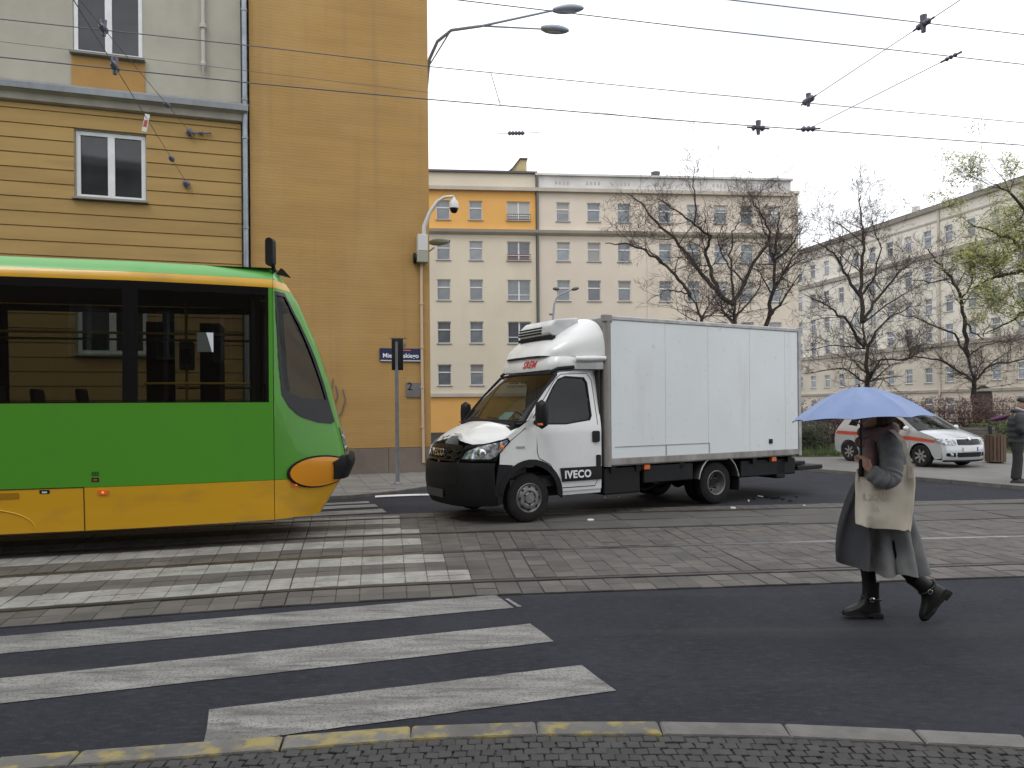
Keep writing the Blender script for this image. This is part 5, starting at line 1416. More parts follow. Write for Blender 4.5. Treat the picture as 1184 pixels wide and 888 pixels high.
# coat: folds deepen towards the hem
def coat_ring(z):
    # centre x, half depth x, half width y
    pts = [(.36, -.075, .170, .165), (.55, -.05, .165, .17), (.75, -.025, .155, .17), (.92, -.015, .140, .165), (1.05, -.005, .132, .165), (1.20, .0, .138, .19), (1.30, .0, .125, .195), (1.36, .012, .095, .15), (1.40, .02, .075, .085)]
    for (a, *p), (b, *q_) in zip(pts, pts[1:]):
        if z <= b:
            k = (z - a) / (b - a); return [p[i] + (q_[i] - p[i]) * k for i in range(3)]
    return pts[-1][1:]
def coatf(a, b):
    z = .36 + 1.04 * b; cx, rx, ry = coat_ring(z); th = 2 * PI * a + PI
    fold = max(0, .95 - z) * .075 * (math.sin(th * 7 + 1.5 + z * 1.5) * .6 + math.sin(th * 3 + .6) * .5 + .25 * math.sin(th * 13 + z * 4))
    x = cx + (rx + fold) * math.cos(th) - max(0, .8 - z) * .05 * (1 if math.cos(th) < 0 else .25) * abs(math.cos(th))
    y = (ry + fold) * math.sin(th)
    wr = .010 * mnoise.noise(Vector((x * 9, y * 9, z * 6))) + .006 * mnoise.noise(Vector((x * 22, y * 22, z * 9 + 3)))
    return (x + wr, y + wr, z + .012 * math.sin(th * 5 + .4) * (1 - b) ** 3)
q = MB(); q.grid(128, 60, coatf, True); q.build('coat', coat_m, woman, 70, solid=.012, off=1)
def flap(a, b):
    z = .40 + .62 * b; sw = (1 - b) ** .8
    bulge = math.sin(PI * min(1, b * .9 + .05)) ** .8
    x = .10 + (.075 + .15 * a * sw + .07 * a * bulge) ; y = .15 - .17 * a + .03 * math.sin(a * 6 + z * 3)
    return (x + .012 * math.sin(a * 7 + z * 5), y, z + .04 * a * a * sw)
q = MB(); q.grid(20, 24, flap); q.build('coat_flap', coat_in, woman, 70, solid=.012)
def sleeve(name, pts, rs):
    q = MB(); P = []; RR = []
    for i in range(len(pts) - 1):
        for k in range(6):
            f = k / 6; P.append(Vector(pts[i]).lerp(Vector(pts[i + 1]), f)); RR.append((rs[i] + (rs[i + 1] - rs[i]) * f) * (1 + .10 * math.sin(len(P) * 2.2)))
    P.append(Vector(pts[-1])); RR.append(rs[-1])
    q.tube(P, RR, 16); q.build(name, coat_m, woman, 70, sub=1)
sleeve('sleeve', [(.0, .12, 1.335), (.03, .20, 1.265), (.085, .285, 1.12), (.11, .305, 1.06), (.16, .305, 1.065), (.235, .28, 1.115)], [.06, .080, .074, .074, .068, .056])
sleeve('sleeve', [(-.012, -.14, 1.335), (-.01, -.195, 1.27), (-.02, -.225, 1.05), (.03, -.225, .90)], [.06, .078, .065, .05])
# scarf: two loops and a hanging end
q = MB(); q.tube([(.03 + (.095 + .01 * math.sin(i)) * math.cos(2 * PI * i / 20), .095 * math.sin(2 * PI * i / 20), 1.385 + .022 * math.cos(2 * PI * i / 20 + 2.6)) for i in range(21)], [.047 + .006 * math.sin(i * 2.1) for i in range(21)], 12)
q.tube([(.045 + .105 * math.cos(2 * PI * i / 20), .10 * math.sin(2 * PI * i / 20), 1.335 - .035 * math.cos(2 * PI * i / 20)) for i in range(21)], [.042 + .006 * math.sin(i * 1.7) for i in range(21)], 12)
q.tube([(.11, .07, 1.34), (.135, .10, 1.26), (.135, .115, 1.17), (.125, .12, 1.10)], [.045, .048, .045, .035], 10); q.build('scarf', scarf_m, woman, 70, sub=1)

# ---- umbrella
umb = thing('umbrella', 'pale blue umbrella held over the woman in the grey coat', 'umbrella', (WX - SHX, WY - SHY, 0), PI)
fab = mat('umbrella_fabric', (.19, .26, .45), .6, col2=(.165, .23, .41), vs=5)
UM = Matrix.Translation((0, 0, 1.545)) @ Matrix.Rotation(R(2), 4, 'X') @ Matrix.Rotation(R(1.5), 4, 'Y') @ Matrix.Rotation(R(14), 4, 'Z')
UR, UH = .475, .235
def canopy(a, b):
    th = 2 * PI * a; k = (a * 8) % 1.0
    sag = math.sin(PI * k)
    r = UR * b * math.cos(PI / 8) / math.cos((k - .5) * PI / 4) * (1 - .035 * sag * b * b); z = UH * (1 - (b ** 1.75)) + .012 * sag * b ** 2 - .020 * sag * math.sin(PI * b)
    return UM @ Vector((r * math.cos(th), r * math.sin(th), z))
q = MB(); q.grid(96, 16, canopy, True); q.build('canopy', fab, umb, 14, solid=.003)
for k in range(8):
    q = MB(); an = 2 * PI * k / 8
    q.tube([UM @ Vector((UR * b * math.cos(an), UR * b * math.sin(an), UH * (1 - b ** 1.75) - .007)) for b in [i / 8 for i in range(9)]], .003, 5)
    q.tube([UM @ Vector((.02 * math.cos(an), .02 * math.sin(an), -.03)), UM @ Vector((UR * .5 * math.cos(an), UR * .5 * math.sin(an), UH * (1 - .5 ** 1.75) - .01))], .0025, 5); q.build('rib', chrome, umb)
q = MB(); q.tube([(0, 0, 1.17), (0, 0, 1.55), UM @ Vector((0, 0, UH + .0))], .0075, 8); q.build('shaft', black_mat, umb, 40)
q = MB(); q.tube([UM @ Vector((0, 0, UH - .01)), UM @ Vector((0, 0, UH + .02))], [.012, .006], 8); q.build('ferrule', black_mat, umb, 40)
q = MB(); q.tube([(0, 0, 1.13), (0, 0, 1.15), (0, 0, 1.24), (0, 0, 1.26)], [.014, .018, .017, .012], 10); q.build('handle', black_mat, umb, 40)

# ---- tote bag on her shoulder
bag = thing('tote_bag', 'cream canvas tote bag hanging from the woman\'s shoulder', 'bag', (WX, WY, 0), PI)
def bagf(a, b):
    th = 2 * PI * a; c, s = math.cos(th), math.sin(th)
    z = .75 + .45 * b
    hx = .190 + .022 * b; hy = .05 * (1 - b) ** .5 + .014 + .02 * math.sin(PI * b)
    sq = lambda v, p: math.copysign(abs(v) ** p, v)
    x = .115 + hx * sq(c, .35) - .02 * b; y = .225 + hy * sq(s, .6) + .018 * mnoise.noise(Vector((c * 2 + 5, z * 7, s))) + .012 * math.sin(c * 5 + z * 6) * (s > 0)
    zz = z + (.03 * c if b < .2 else -.02 * c * b) + .02 * (1 - b) * mnoise.noise(Vector((c * 3, 2, 1)))
    return (x, y, zz)
q = MB(); q.grid(64, 26, bagf, True)
nb_ = len(q.v); ring = [i * 26 for i in range(64)]; q.f.append(tuple(ring))
q_bag = q; q.build('pouch', bag_m, bag, 60, solid=.004)
for dy in (.02, -.035):
    q = MB(); cl = [(-.055, .285, 1.12), (-.05, .292, 1.20), (-.03, .285, 1.30), (-.012, .262, 1.385), (0, .20, 1.435), (.0, .13, 1.465), (-.02, .08, 1.43)] if dy > 0 else [(.05, .235, 1.15), (.03, .24, 1.25), (.0, .245, 1.35), (-.005, .235, 1.395), (-.01, .17, 1.44), (-.01, .12, 1.455), (-.03, .08, 1.42)]
    for i in range(len(cl) - 1):
        a, b = Vector(cl[i]), Vector(cl[i + 1]); w = Vector((.018, 0, 0))
        n_ = (b - a).cross(w).normalized() * .003
        q.add([a - w - n_, a + w - n_, b + w - n_, b - w - n_, a - w + n_, a + w + n_, b + w + n_, b - w + n_], [(0, 1, 2, 3), (7, 6, 5, 4), (0, 4, 5, 1), (2, 6, 7, 3), (1, 5, 6, 2), (3, 7, 4, 0)])
    q.build('strap', bag_m, bag, 50)
faint = mat('bag_print', (.47, .42, .34), .9)
bag_bvh = BVHTree.FromPolygons(q_bag.v, q_bag.f)
for (s_, zc_) in (('LE CAL', .985), ('A', .895)):
    M_ = Matrix.Translation((.20, .6, zc_)) @ Matrix.Rotation(PI, 4, 'Z') @ Matrix.Rotation(PI / 2, 4, 'X')
    tx = text('print', s_, .06, faint, bag, M_, ext=0, bold=.001)
    project(tx, M_, bag_bvh, Vector((0, -1, 0)), .014)

# ---- man at the right edge, head bent over something in his hands
MX, MY, MZ = 10.12, 14.75, .07
man = thing('person', 'man in a dark padded jacket and black cap standing at the right edge', 'person', (MX, MY, MZ), R(-25))
J = {}; E_ = []
J['pelvis'] = ((0, 0, .88), (.15, .11)); J['spine'] = ((.0, 0, 1.06), (.14, .11)); J['chest'] = ((.015, 0, 1.25), (.16, .12)); J['neckb'] = ((.05, 0, 1.39), .065); J['neck'] = ((.09, 0, 1.46), .055)
ch('pelvis', 'spine', 'chest', 'neckb', 'neck')
for s_, sg in (('L', 1), ('R', -1)):
    J['hip' + s_] = ((0, sg * .10, .84), .09); J['knee' + s_] = ((.03 * sg + .02, sg * .12, .47), .062); J['ank' + s_] = ((.04 * sg - .02, sg * .13, .09), .042); J['toe' + s_] = ((.04 * sg + .07, sg * .135, .05), .022)
    ch('pelvis', 'hip' + s_, 'knee' + s_, 'ank' + s_, 'toe' + s_)
    J['sh' + s_] = ((.02, sg * .19, 1.35), .06); J['el' + s_] = ((.02, sg * .25, 1.07), .045); J['wr' + s_] = ((.25, sg * .12, 1.08), .03)
    ch('chest', 'sh' + s_, 'el' + s_, 'wr' + s_)
    hand_chain(J, E_, 'wr' + s_, J['wr' + s_][0], (.8, -.5 * sg, .25), (.3, -.2 * sg, .9), (.2, -.9 * sg, -.1), .7, s_)
skinned('body', J, E_, skin_m, man, 'pelvis')
q = MB(); head_mesh(q, (.135, 0, 1.56), (1, 0, -.45), (.42, 0, 1)); q.build('head', skin_m, man, 60)
q = MB(); q.grid(28, 10, lambda a, b: (.12 + .112 * math.sin(PI / 2 * (b * .98 + .02)) * math.cos(2 * PI * a) - .02 * (1 - b), .092 * math.sin(PI / 2 * (b * .98 + .02)) * math.sin(2 * PI * a), 1.60 + .098 * math.cos(PI / 2 * b) - .04 * math.cos(2 * PI * a) * b), True)
q.prism([(.20, -.06), (.27, -.04), (.285, 0), (.27, .04), (.20, .06)], lambda u, v, w: (u, v, w - (u - .2) * .5), 1.575, 1.585); q.build('cap', black_mat, man, 60)
def mlimb(name, pts, rs, m, seg=16, puff=.0):
    P = []; RR = []
    for i in range(len(pts) - 1):
        for k in range(6):
            f = k / 6; P.append(Vector(pts[i]).lerp(Vector(pts[i + 1]), f)); RR.append((rs[i] + (rs[i + 1] - rs[i]) * f) * (1 + puff * math.sin(len(P) * 1.6)))
    P.append(Vector(pts[-1])); RR.append(rs[-1])
    q = MB(); q.tube(P, RR, seg); return q.build(name, m, man, 70, sub=1)
for s_, sg in (('L', 1), ('R', -1)):
    mlimb('trouser_leg', [(0, sg * .09, .92), (.0, sg * .10, .75), (.03 * sg + .02, sg * .12, .47), (.04 * sg - .02, sg * .13, .06)], [.11, .105, .082, .078], trouser_m, 14, .03)
    mlimb('jacket_sleeve', [(.02, sg * .16, 1.38), (.02, sg * .23, 1.30), (.02, sg * .265, 1.08), (.06, sg * .25, 1.04), (.23, sg * .14, 1.07)], [.07, .09, .08, .08, .058], jacket_m, 14, .05)
    q = MB(); x0 = .04 * sg - .02
    q.grid(18, 9, lambda a, b: (x0 + .055 + (.135 - .02 * b) * math.cos(2 * PI * a) * math.cos(b * 1.35), sg * .135 + .05 * math.sin(2 * PI * a) * math.cos(b * 1.3), .0 + .10 * math.sin(b * PI / 2) * (1 - .35 * max(0, math.cos(2 * PI * a)))), True); q.build('shoe', shoe_m, man, 60)
def jk(a, b):
    th = 2 * PI * a; z = .80 + .62 * b
    pts = [(.80, .165, .20), (1.0, .17, .205), (1.2, .175, .225), (1.33, .15, .22), (1.42, .085, .10)]
    for (z0, a0, b0), (z1, a1, b1) in zip(pts, pts[1:]):
        if z <= z1:
            k = (z - z0) / (z1 - z0); rx, ry = a0 + (a1 - a0) * k, b0 + (b1 - b0) * k; break
    pf = 1 + .03 * math.sin(z * 55) + .02 * mnoise.noise(Vector((math.cos(th) * 3, math.sin(th) * 3, z * 6)))
    return (.015 + .04 * max(0, z - 1.2) / .2 + rx * pf * math.cos(th), ry * pf * math.sin(th), z)
q = MB(); q.grid(40, 36, jk, True); q.build('jacket', jacket_m, man, 70)
q = MB(); q.tube([(.04 + .10 * math.cos(2 * PI * i / 16), .10 * math.sin(2 * PI * i / 16), 1.415 - .03 * math.cos(2 * PI * i / 16)) for i in range(17)], [.04] * 17, 10); q.build('hood', jacket_m, man, 70)
q = MB(); q.tube([(.08 + .075 * math.cos(2 * PI * i / 16), .075 * math.sin(2 * PI * i / 16), 1.455 - .035 * math.cos(2 * PI * i / 16)) for i in range(17)], [.022] * 17, 8); q.build('collar', mat('collar_grey', (.4, .41, .43), .9), man, 70)
ph = thing('mobile_phone', 'phone in the hands of the man in the black cap', 'phone', (MX, MY, MZ), R(-25))
q = MB(); q.prism(rrect(-.035, .035, -.07, .07, .01), lambda u, v, w: (.36 + v * .6 , u, 1.12 + v * .7 + w), 0, .009); q.build('case', black_mat, ph)
q = MB(); q.prism(rrect(-.031, .031, -.064, .064, .006), lambda u, v, w: (.36 + v * .6 - .001, u, 1.12 + v * .7 + w), .0095, .011); q.build('screen', white_paper, ph)
# purple umbrella folded behind him
pu = thing('folded_umbrella', 'purple umbrella sticking out behind the man in the dark jacket', 'umbrella', (MX, MY, MZ), R(0))
pm = mat('umbrella_purple', (.10, .02, .09), .7, col2=(.06, .012, .055), vs=9)
q = MB(); q.tube([(-.02, .22, 1.33), (-.15, .22, 1.30), (-.30, .22, 1.27), (-.42, .22, 1.25)], [.03, .055, .035, .008], 9); q.build('canopy', pm, pu, 40)
q = MB(); q.tube([(-.40, .22, 1.253), (-.50, .22, 1.235)], .006, 6); q.tube([(-.03, .22, 1.33), (.12, .22, 1.36)], .012, 6); q.build('shaft', black_mat, pu, 40)

# ================================================================ TREES AND SHRUBS
bark = mat('bark', (.050, .042, .037), .9, col2=(.032, .027, .024), vs=6, bump=.6, bs=30)
twig_m = mat('twig', (.085, .066, .058), .9)
leaf_m = mat('young_leaf', (.34, .35, .09), .7, col2=(.25, .27, .06), vs=.6)
bud_m = mat('bud', (.11, .075, .05), .8)
def grow(mb, p, d, ln, r, lev, mx, seg=4, droop=.0, leaves=None):
    n = 4; pts = [p]; rs = [r]
    for i in range(n):
        d = (d + Vector((random.uniform(-.3, .3), random.uniform(-.3, .3), random.uniform(-.22, .28) - droop))).normalized()
        p = p + d * ln / n
        pts.append(p); rs.append(max(.004, r * (1 - .8 * (i + 1) / n)))
    mb.tube(pts, rs, seg if lev < 2 else 3, False)
    if leaves is not None and lev >= mx - 1:
        for q in pts[1:]:
            for _ in range(3): leaves.append(q + Vector((random.gauss(0, .1), random.gauss(0, .1), random.gauss(0, .1))))
    if lev >= mx: return
    for i in range(random.randint(3, 4)):
        k = random.uniform(.2, 1.0); j = min(n - 1, int(k * n)); q = pts[j].lerp(pts[j + 1], k * n - j)
        side = Vector((random.uniform(-1, 1), random.uniform(-1, 1), random.uniform(-.5, .9)))
        nd = (d * .65 + side.normalized() * .8).normalized()
        grow(mb, q, nd, ln * random.uniform(.45, .75), max(.005, r * .5), lev + 1, mx, seg, droop, leaves)
def tree(name, label, depth, limbs, group=None, r0=.16, dens_=1.6, mx=3, leaves=False, spread=.9, seed=1, sub=.9):
    """limbs: (list of survey points, start radius); depths wander so the crown has volume"""
    random.seed(seed)
    base = D(*limbs[0][0][0], depth); base.z = 0
    t = thing(name, label, 'tree', (base.x, base.y, .08), group=group)
    T = MB(); K = MB(); lv = [] if leaves else None
    depth_at = {}
    for li, (pl, r) in enumerate(limbs):
        dd = random.uniform(-spread, spread) if li else 0
        st = depth_at.get(pl[0], depth)
        pts = []
        for i, p in enumerate(pl):
            k = i / max(1, len(pl) - 1); dp = st + dd * k * 1.6
            pts.append(D(*p, dp) - Vector((base.x, base.y, .08))); depth_at.setdefault(p, dp)
        if li == 0 or pl[0][1] > 430: pts.insert(0, Vector((pts[0].x, pts[0].y, -.1)))
        fine = []
        for a, b in zip(pts, pts[1:]):
            for q in range(4): fine.append(a.lerp(b, q / 4) + Vector((random.gauss(0, .025), random.gauss(0, .05), random.gauss(0, .025))))
        fine.append(pts[-1])
        n = len(fine); r *= .62; rs = [r * (1 - .85 * i / (n - 1)) + .006 for i in range(n)]
        T.tube(fine, rs, 7)
        L_ = sum((b - a).length for a, b in zip(fine, fine[1:]))
        for _ in range(int(L_ * dens_ * 1.35)):
            j = random.randint(n // 4 if li else n // 2, n - 2)
            d = (fine[j + 1] - fine[j]).normalized()
            s_ = Vector((random.uniform(-1, 1), random.uniform(-1, 1), random.uniform(-.3, .9))).normalized()
            grow(K, fine[j], (d * .5 + s_).normalized(), sub * random.uniform(.7, 1.9), max(.009, rs[j] * .45), 0, mx, 4, .02, lv)
    T.build('trunk', bark, t, 60)
    K.build('crown', twig_m, t)
    if leaves:
        lm = MB()
        for p in lv:
            for _ in range(1 if random.random() < .4 else 0):
                a = Vector((random.gauss(0, 1), random.gauss(0, 1), random.gauss(0, 1))).normalized(); b = a.orthogonal().normalized(); s_ = random.uniform(.03, .06)
                c = p + Vector((random.gauss(0, .06), random.gauss(0, .06), random.gauss(0, .06)))
                k = len(lm.v); lm.v += [tuple(c - a * s_), tuple(c + b * s_ * .5), tuple(c + a * s_), tuple(c - b * s_ * .5)]; lm.f.append((k, k + 1, k + 2, k + 3))
        lm.build('foliage', leaf_m, t)['kind'] = 'stuff'
    return t
def c7(*pts): return [(700 + x / 3.86, 170 + y / 3.86) for x, y in pts]
def c8(*pts): return [(910 + x / 3.06, 190 + y / 3.06) for x, y in pts]
tree('bare_tree', 'leafless forked tree rising behind the middle of the truck box', 27, [
    (c7((582, 830), (578, 760), (570, 700)), .24),
    (c7((570, 700), (510, 660), (430, 570), (370, 480), (290, 390), (210, 320), (160, 250), (100, 210)), .14),
    (c7((510, 660), (480, 570), (450, 480), (470, 400), (400, 350), (320, 280), (230, 230)), .12),
    (c7((400, 350), (405, 250), (390, 150), (400, 100)), .05),
    (c7((570, 700), (620, 610), (660, 520), (720, 440), (735, 380), (700, 310), (660, 240)), .12),
    (c7((570, 700), (565, 600), (560, 480), (570, 380), (600, 330)), .08),
    (c7((620, 610), (560, 540), (520, 470), (500, 400), (540, 330)), .05),
    (c7((578, 760), (640, 700), (690, 620), (700, 560)), .06)], 'bare trees behind the truck', seed=3, dens_=1.9)
tree('bare_tree', 'leafless tree with one long limb arching left over the truck', 25, [
    (c7((442, 830), (430, 770), (380, 670)), .16),
    (c7((380, 670), (350, 610), (270, 530), (180, 460), (90, 430), (0, 430)), .10),
    (c7((380, 670), (330, 640), (260, 640), (190, 690)), .04),
    (c7((270, 530), (230, 480), (130, 440), (60, 370)), .03),
    (c7((430, 770), (480, 740), (540, 710)), .05)], 'bare trees behind the truck', seed=5, dens_=1.6)
tree('bare_tree', 'leafless tree with a pruned upright stem behind the truck box rear', 28, [
    (c7((720, 840), (728, 760), (745, 650), (755, 520), (770, 400), (775, 290)), .17),
    (c7((728, 760), (790, 690), (870, 565)), .09),
    (c7((745, 650), (830, 500), (880, 440)), .08),
    (c7((755, 520), (850, 420), (880, 350)), .07),
    (c7((755, 520), (720, 400), (690, 300), (660, 200)), .04),
    (c7((745, 650), (690, 560), (640, 540)), .04)], 'bare trees behind the truck', seed=8, dens_=2.2)
tree('bare_tree', 'wide leafless tree standing above the blue umbrella', 31, [
    (c8((288, 900), (285, 775), (280, 650), (270, 560)), .26),
    (c8((270, 560), (262, 470), (265, 380), (275, 280), (260, 180), (262, 110)), .15),
    (c8((262, 470), (220, 410), (190, 350), (150, 300), (90, 270)), .11),
    (c8((270, 560), (320, 470), (390, 390), (460, 330)), .11),
    (c8((280, 650), (200, 540), (140, 500), (60, 460)), .10),
    (c8((262, 470), (310, 400), (330, 300), (300, 190)), .08),
    (c8((280, 650), (360, 540), (440, 500)), .08),
    (c8((285, 775), (200, 720), (60, 740)), .08),
    (c8((285, 775), (330, 690), (420, 690), (480, 660)), .10),
    (c8((275, 280), (200, 220), (150, 200)), .04),
    (c8((280, 650), (180, 640), (60, 660)), .05),
    (c8((270, 560), (380, 480), (480, 420)), .05)], 'bare trees on the plaza', seed=11, dens_=2.4)
tree('bare_tree', 'leafless tree leaning left behind the silver car', 32, [
    (c8((672, 960), (672, 888), (660, 770), (640, 680)), .24),
    (c8((640, 680), (630, 560), (615, 480), (580, 400), (530, 340), (500, 300)), .15),
    (c8((640, 680), (590, 600), (480, 550), (400, 530)), .09),
    (c8((660, 770), (560, 700), (460, 680), (400, 690)), .10),
    (c8((660, 770), (720, 710), (839, 690), (900, 680)), .10),
    (c8((630, 560), (690, 620), (720, 560)), .06),
    (c8((615, 480), (660, 420), (650, 330)), .06),
    (c8((580, 400), (500, 420), (430, 400)), .05),
    (c8((640, 680), (700, 640), (800, 620)), .05)], 'bare trees on the plaza', seed=13, dens_=2.2)
tree('leafing_tree', 'tree with fresh yellow green leaves reaching in from the right edge', 24, [
    (c8((1010, 960), (1000, 700), (985, 450), (960, 330)), .26),
    (c8((960, 330), (839, 290), (760, 250), (650, 210)), .12),
    (c8((985, 450), (839, 375), (740, 400), (650, 440)), .11),
    (c8((960, 330), (860, 180), (790, 100), (740, 70)), .11),
    (c8((985, 450), (880, 500), (780, 560), (700, 600)), .09),
    (c8((960, 330), (900, 200), (850, 60)), .09),
    (c8((839, 290), (760, 330), (690, 330)), .06),
    (c8((1000, 700), (900, 560), (830, 470)), .08)], seed=17, dens_=2.0, leaves=True, spread=1.6)

def shrub(name, label, cx, cy, w, d_, h, n, m1, m2, seed, leafy=0.0, group=None):
    random.seed(seed)
    t = thing(name, label, 'shrub', (cx, cy, .08), group=group); K = MB(); lm = MB()
    for i in range(n):
        p = Vector((random.uniform(-w / 2, w / 2), random.uniform(-d_ / 2, d_ / 2), 0))
        hh = h * random.uniform(.65, 1.05)
        d = Vector((random.uniform(-.35, .35), random.uniform(-.35, .35), 1)).normalized()
        pts = [p]
        for k in range(4):
            p = p + d * hh / 4; d = (d + Vector((random.uniform(-.35, .35), random.uniform(-.35, .35), .1))).normalized(); pts.append(p)
        K.tube(pts, [.016, .013, .010, .007, .004], 3, False)
        for q in pts[1:]:
            for _ in range(3):
                e = q + Vector((random.gauss(0, .16), random.gauss(0, .16), random.uniform(.02, .26))); K.tube([q, q.lerp(e, .5) + Vector((0, 0, .02)), e], [.007, .005, .003], 3, False)
                for _ in range(int(leafy)):
                    a = Vector((random.gauss(0, 1), random.gauss(0, 1), random.gauss(0, .7))).normalized(); b = a.orthogonal().normalized(); s_ = random.uniform(.03, .055)
                    c = e + Vector((random.gauss(0, .08), random.gauss(0, .08), random.gauss(0, .07)))
                    k2 = len(lm.v); lm.v += [tuple(c - a * s_), tuple(c + b * s_ * .55), tuple(c + a * s_), tuple(c - b * s_ * .55)]; lm.f.append((k2, k2 + 1, k2 + 2, k2 + 3))
    K.build('branches', m1, t)
    if leafy: lm.build('foliage', m2, t)['kind'] = 'stuff'
red_twig = mat('red_twig', (.10, .055, .05), .9, col2=(.07, .04, .038), vs=2)
red_leaf = mat('red_bud', (.13, .065, .055), .9, col2=(.09, .05, .045), vs=2)
dark_leaf = mat('dark_leaf', (.035, .05, .02), .8, col2=(.02, .03, .013), vs=2)
green_leaf = mat('green_leaf', (.085, .115, .03), .8, col2=(.05, .075, .02), vs=1.5)
for i, (x, y, w) in enumerate(((11.6, 29.0, 2.6), (13.9, 29.5, 2.6), (16.2, 29.6, 2.6), (18.5, 30.0, 2.6), (20.8, 30.2, 2.6))):
    shrub('bare_shrub', ('reddish bare shrub left of the car roof beside the lawn', 'reddish bare shrub hidden behind the umbrella and car', 'reddish bare shrub just right of the car windscreen', 'reddish bare shrub under the leaning tree trunk', 'reddish bare shrub behind the man at the right edge')[i], x, y, w, 1.2, 1.75, 85, red_twig, red_leaf, 30 + i, 2, 'reddish shrubs along the lawn')
shrub('evergreen_shrub', 'dark green low shrub between truck and silver car', 9.9, 25.8, 2.4, 1.2, .85, 70, twig_m, dark_leaf, 41, 5)
shrub('evergreen_shrub', 'dark green low shrub at the rear corner of the truck', 7.6, 25.0, 2.0, 1.0, .8, 60, twig_m, dark_leaf, 42, 5)
shrub('green_shrub', 'bright green low shrub behind the bench', 18.6, 26.5, 3.4, 1.4, .75, 90, twig_m, green_leaf, 43, 6)

# ================================================================ STREET FURNITURE
grey_paint = mat('pole_grey', (.18, .185, .19), .5, .4, col2=(.13, .13, .135), vs=5)
sign_blue = mat('sign_blue', (.012, .022, .075), .35)
letter_w = mat('sign_white', (.75, .75, .75), .5)
# signal mast at the crossing, seen from behind
sp = G(460, 560, .06)
sm = thing('traffic_signal', 'pedestrian signal on a thin grey mast at the street corner', 'traffic signal', sp, R(100))
q = MB(); q.tube([(0, 0, 0), (0, 0, .02), (0, 0, 3.02)], [.052, .045, .04], 12); q.build('mast', grey_paint, sm, 40)
q = MB(); q.lathe([(.09, 0), (.09, .02), (.05, .06)], 12); q.build('mast_base', grey_paint, sm, 40)
q = MB(); q.prism(rrect(-.10, .075, 2.42, 3.08, .03), lambda u, v, w: (u + .07, w, v), -.14, .10); hd_ = q.build('signal_head', dark_plastic, sm, bevel=.01)
for k in range(2):
    q = MB(); q.lathe([(.10, 0), (.105, .14), (.095, .14), (.09, 0)], 14, rot((.145, -.02, 2.60 + k * .31), 0, 0, PI / 2)); q.build('visor', black_mat, hd_, 40)
    q = MB(); q.lathe([(0, .02), (.06, .015), (.088, 0)], 14, rot((.148, -.02, 2.60 + k * .31), 0, 0, PI / 2)); q.build('lens', black_gloss, hd_, 40)
q = MB(); q.box(-.02, .02, -.20, -.145, 2.9, 2.98); q.box(-.03, .04, -.22, .14, 3.085, 3.10); q.build('bracket', grey_paint, hd_)
RW = Matrix.Translation((-2.06, 18.6, 0)) @ Matrix.Rotation(A17, 4, 'Z')
def onwall(name, label, cat, x, z, y=-.03):
    o = thing(name, label, cat); o.matrix_world = RW @ Matrix.Translation((x, y, z)); return o
sg = onwall('street_sign', 'dark blue street name plate on the yellow wall behind the signal', 'sign', -.75, 3.0)
q = MB(); q.prism(rrect(-.52, .52, -.165, .165, .02), lambda u, v, w: (u, w, v), -.025, 0); q.build('plate', sign_blue, sg)
q = MB(); q.box(-.505, .505, -.030, -.026, -.155, -.125); q.build('border_line', mat('sign_line', (.45, .47, .5), .5), sg)
text('lettering', 'Mielżyńskiego', .155, letter_w, sg, Matrix.Translation((0, -.028, -.02)) @ Matrix.Rotation(PI / 2, 4, 'X'), ext=.002, bold=.003)
q = MB(); q.box(-.22, .0, -.030, -.026, .105, .13); q.box(.03, .25, -.030, -.026, .105, .13); q.build('district_line', mat('sign_red', (.55, .12, .1), .5), sg)
hn = onwall('number_plaque', 'grey metal plaque with house number two on the yellow wall', 'plaque', -.42, 2.13)
q = MB(); q.prism(rrect(-.20, .20, -.18, .18, .01), lambda u, v, w: (u, w, v), -.02, 0); q.build('plate', mat('plaque_metal', (.20, .195, .19), .5, .3, col2=(.15, .145, .14), vs=3), hn)
text('digit', '2', .27, black_mat, hn, Matrix.Translation((-.11, -.022, .08)) @ Matrix.Rotation(PI / 2, 4, 'X'), ext=.002, bold=.002)
cc = onwall('camera_mast', 'surveillance camera on a bent pale arm above boxes on the wall corner', 'camera', -.20, 0, -.07)
beige_p = mat('conduit_beige', (.52, .40, .28), .6)
cam_w = mat('camera_white', (.55, .55, .53), .45)
q = MB(); q.tube([(0, 0, .3), (-.02, 0, 2.5), (-.02, 0, 5.3)], .035, 8)
q.build('conduit', beige_p, cc, 40)
for zz in (1.2, 2.2, 3.2, 4.3):
    q = MB(); q.lathe([(.036, -.02), (.05, -.02), (.05, .02), (.036, .02)], 8, rot((-.02, 0, zz))); q.build('conduit_clip', beige_p, cc)
q = MB(); q.box(-.16, .12, -.22, .03, 5.30, 5.58); q.build('junction_box', mat('box_greenish', (.30, .31, .24), .5), cc, bevel=.015)
q = MB(); q.lathe([(.0, -.08), (.13, -.06), (.13, .04), (.0, .06)], 12, rot((-.16, -.06, 5.42), 0, 0, PI / 2)); q.build('siren', dark_plastic, cc, 40)
q = MB(); q.box(-.13, .12, -.20, .03, 5.59, 6.0); q.build('control_box', cam_w, cc, bevel=.015)
pa = [RW.inverted() @ D(px, py, 18.35) - Vector((-.20, -.07, 0)) for px, py in ((490.5, 276), (490.5, 262), (497, 246), (506, 233), (514, 228), (525, 227))]
q = MB(); q.tube(pa, [.055, .055, .05, .045, .04, .035], 10); q.build('arm', cam_w, cc, 40)
e = pa[-1]
q = MB(); q.lathe([(.02, .0), (.05, -.08), (.11, -.14), (.12, -.26), (.125, -.30), (.11, -.31)], 16, rot((e.x, e.y, e.z))); q.build('camera_housing', cam_w, cc, 40)
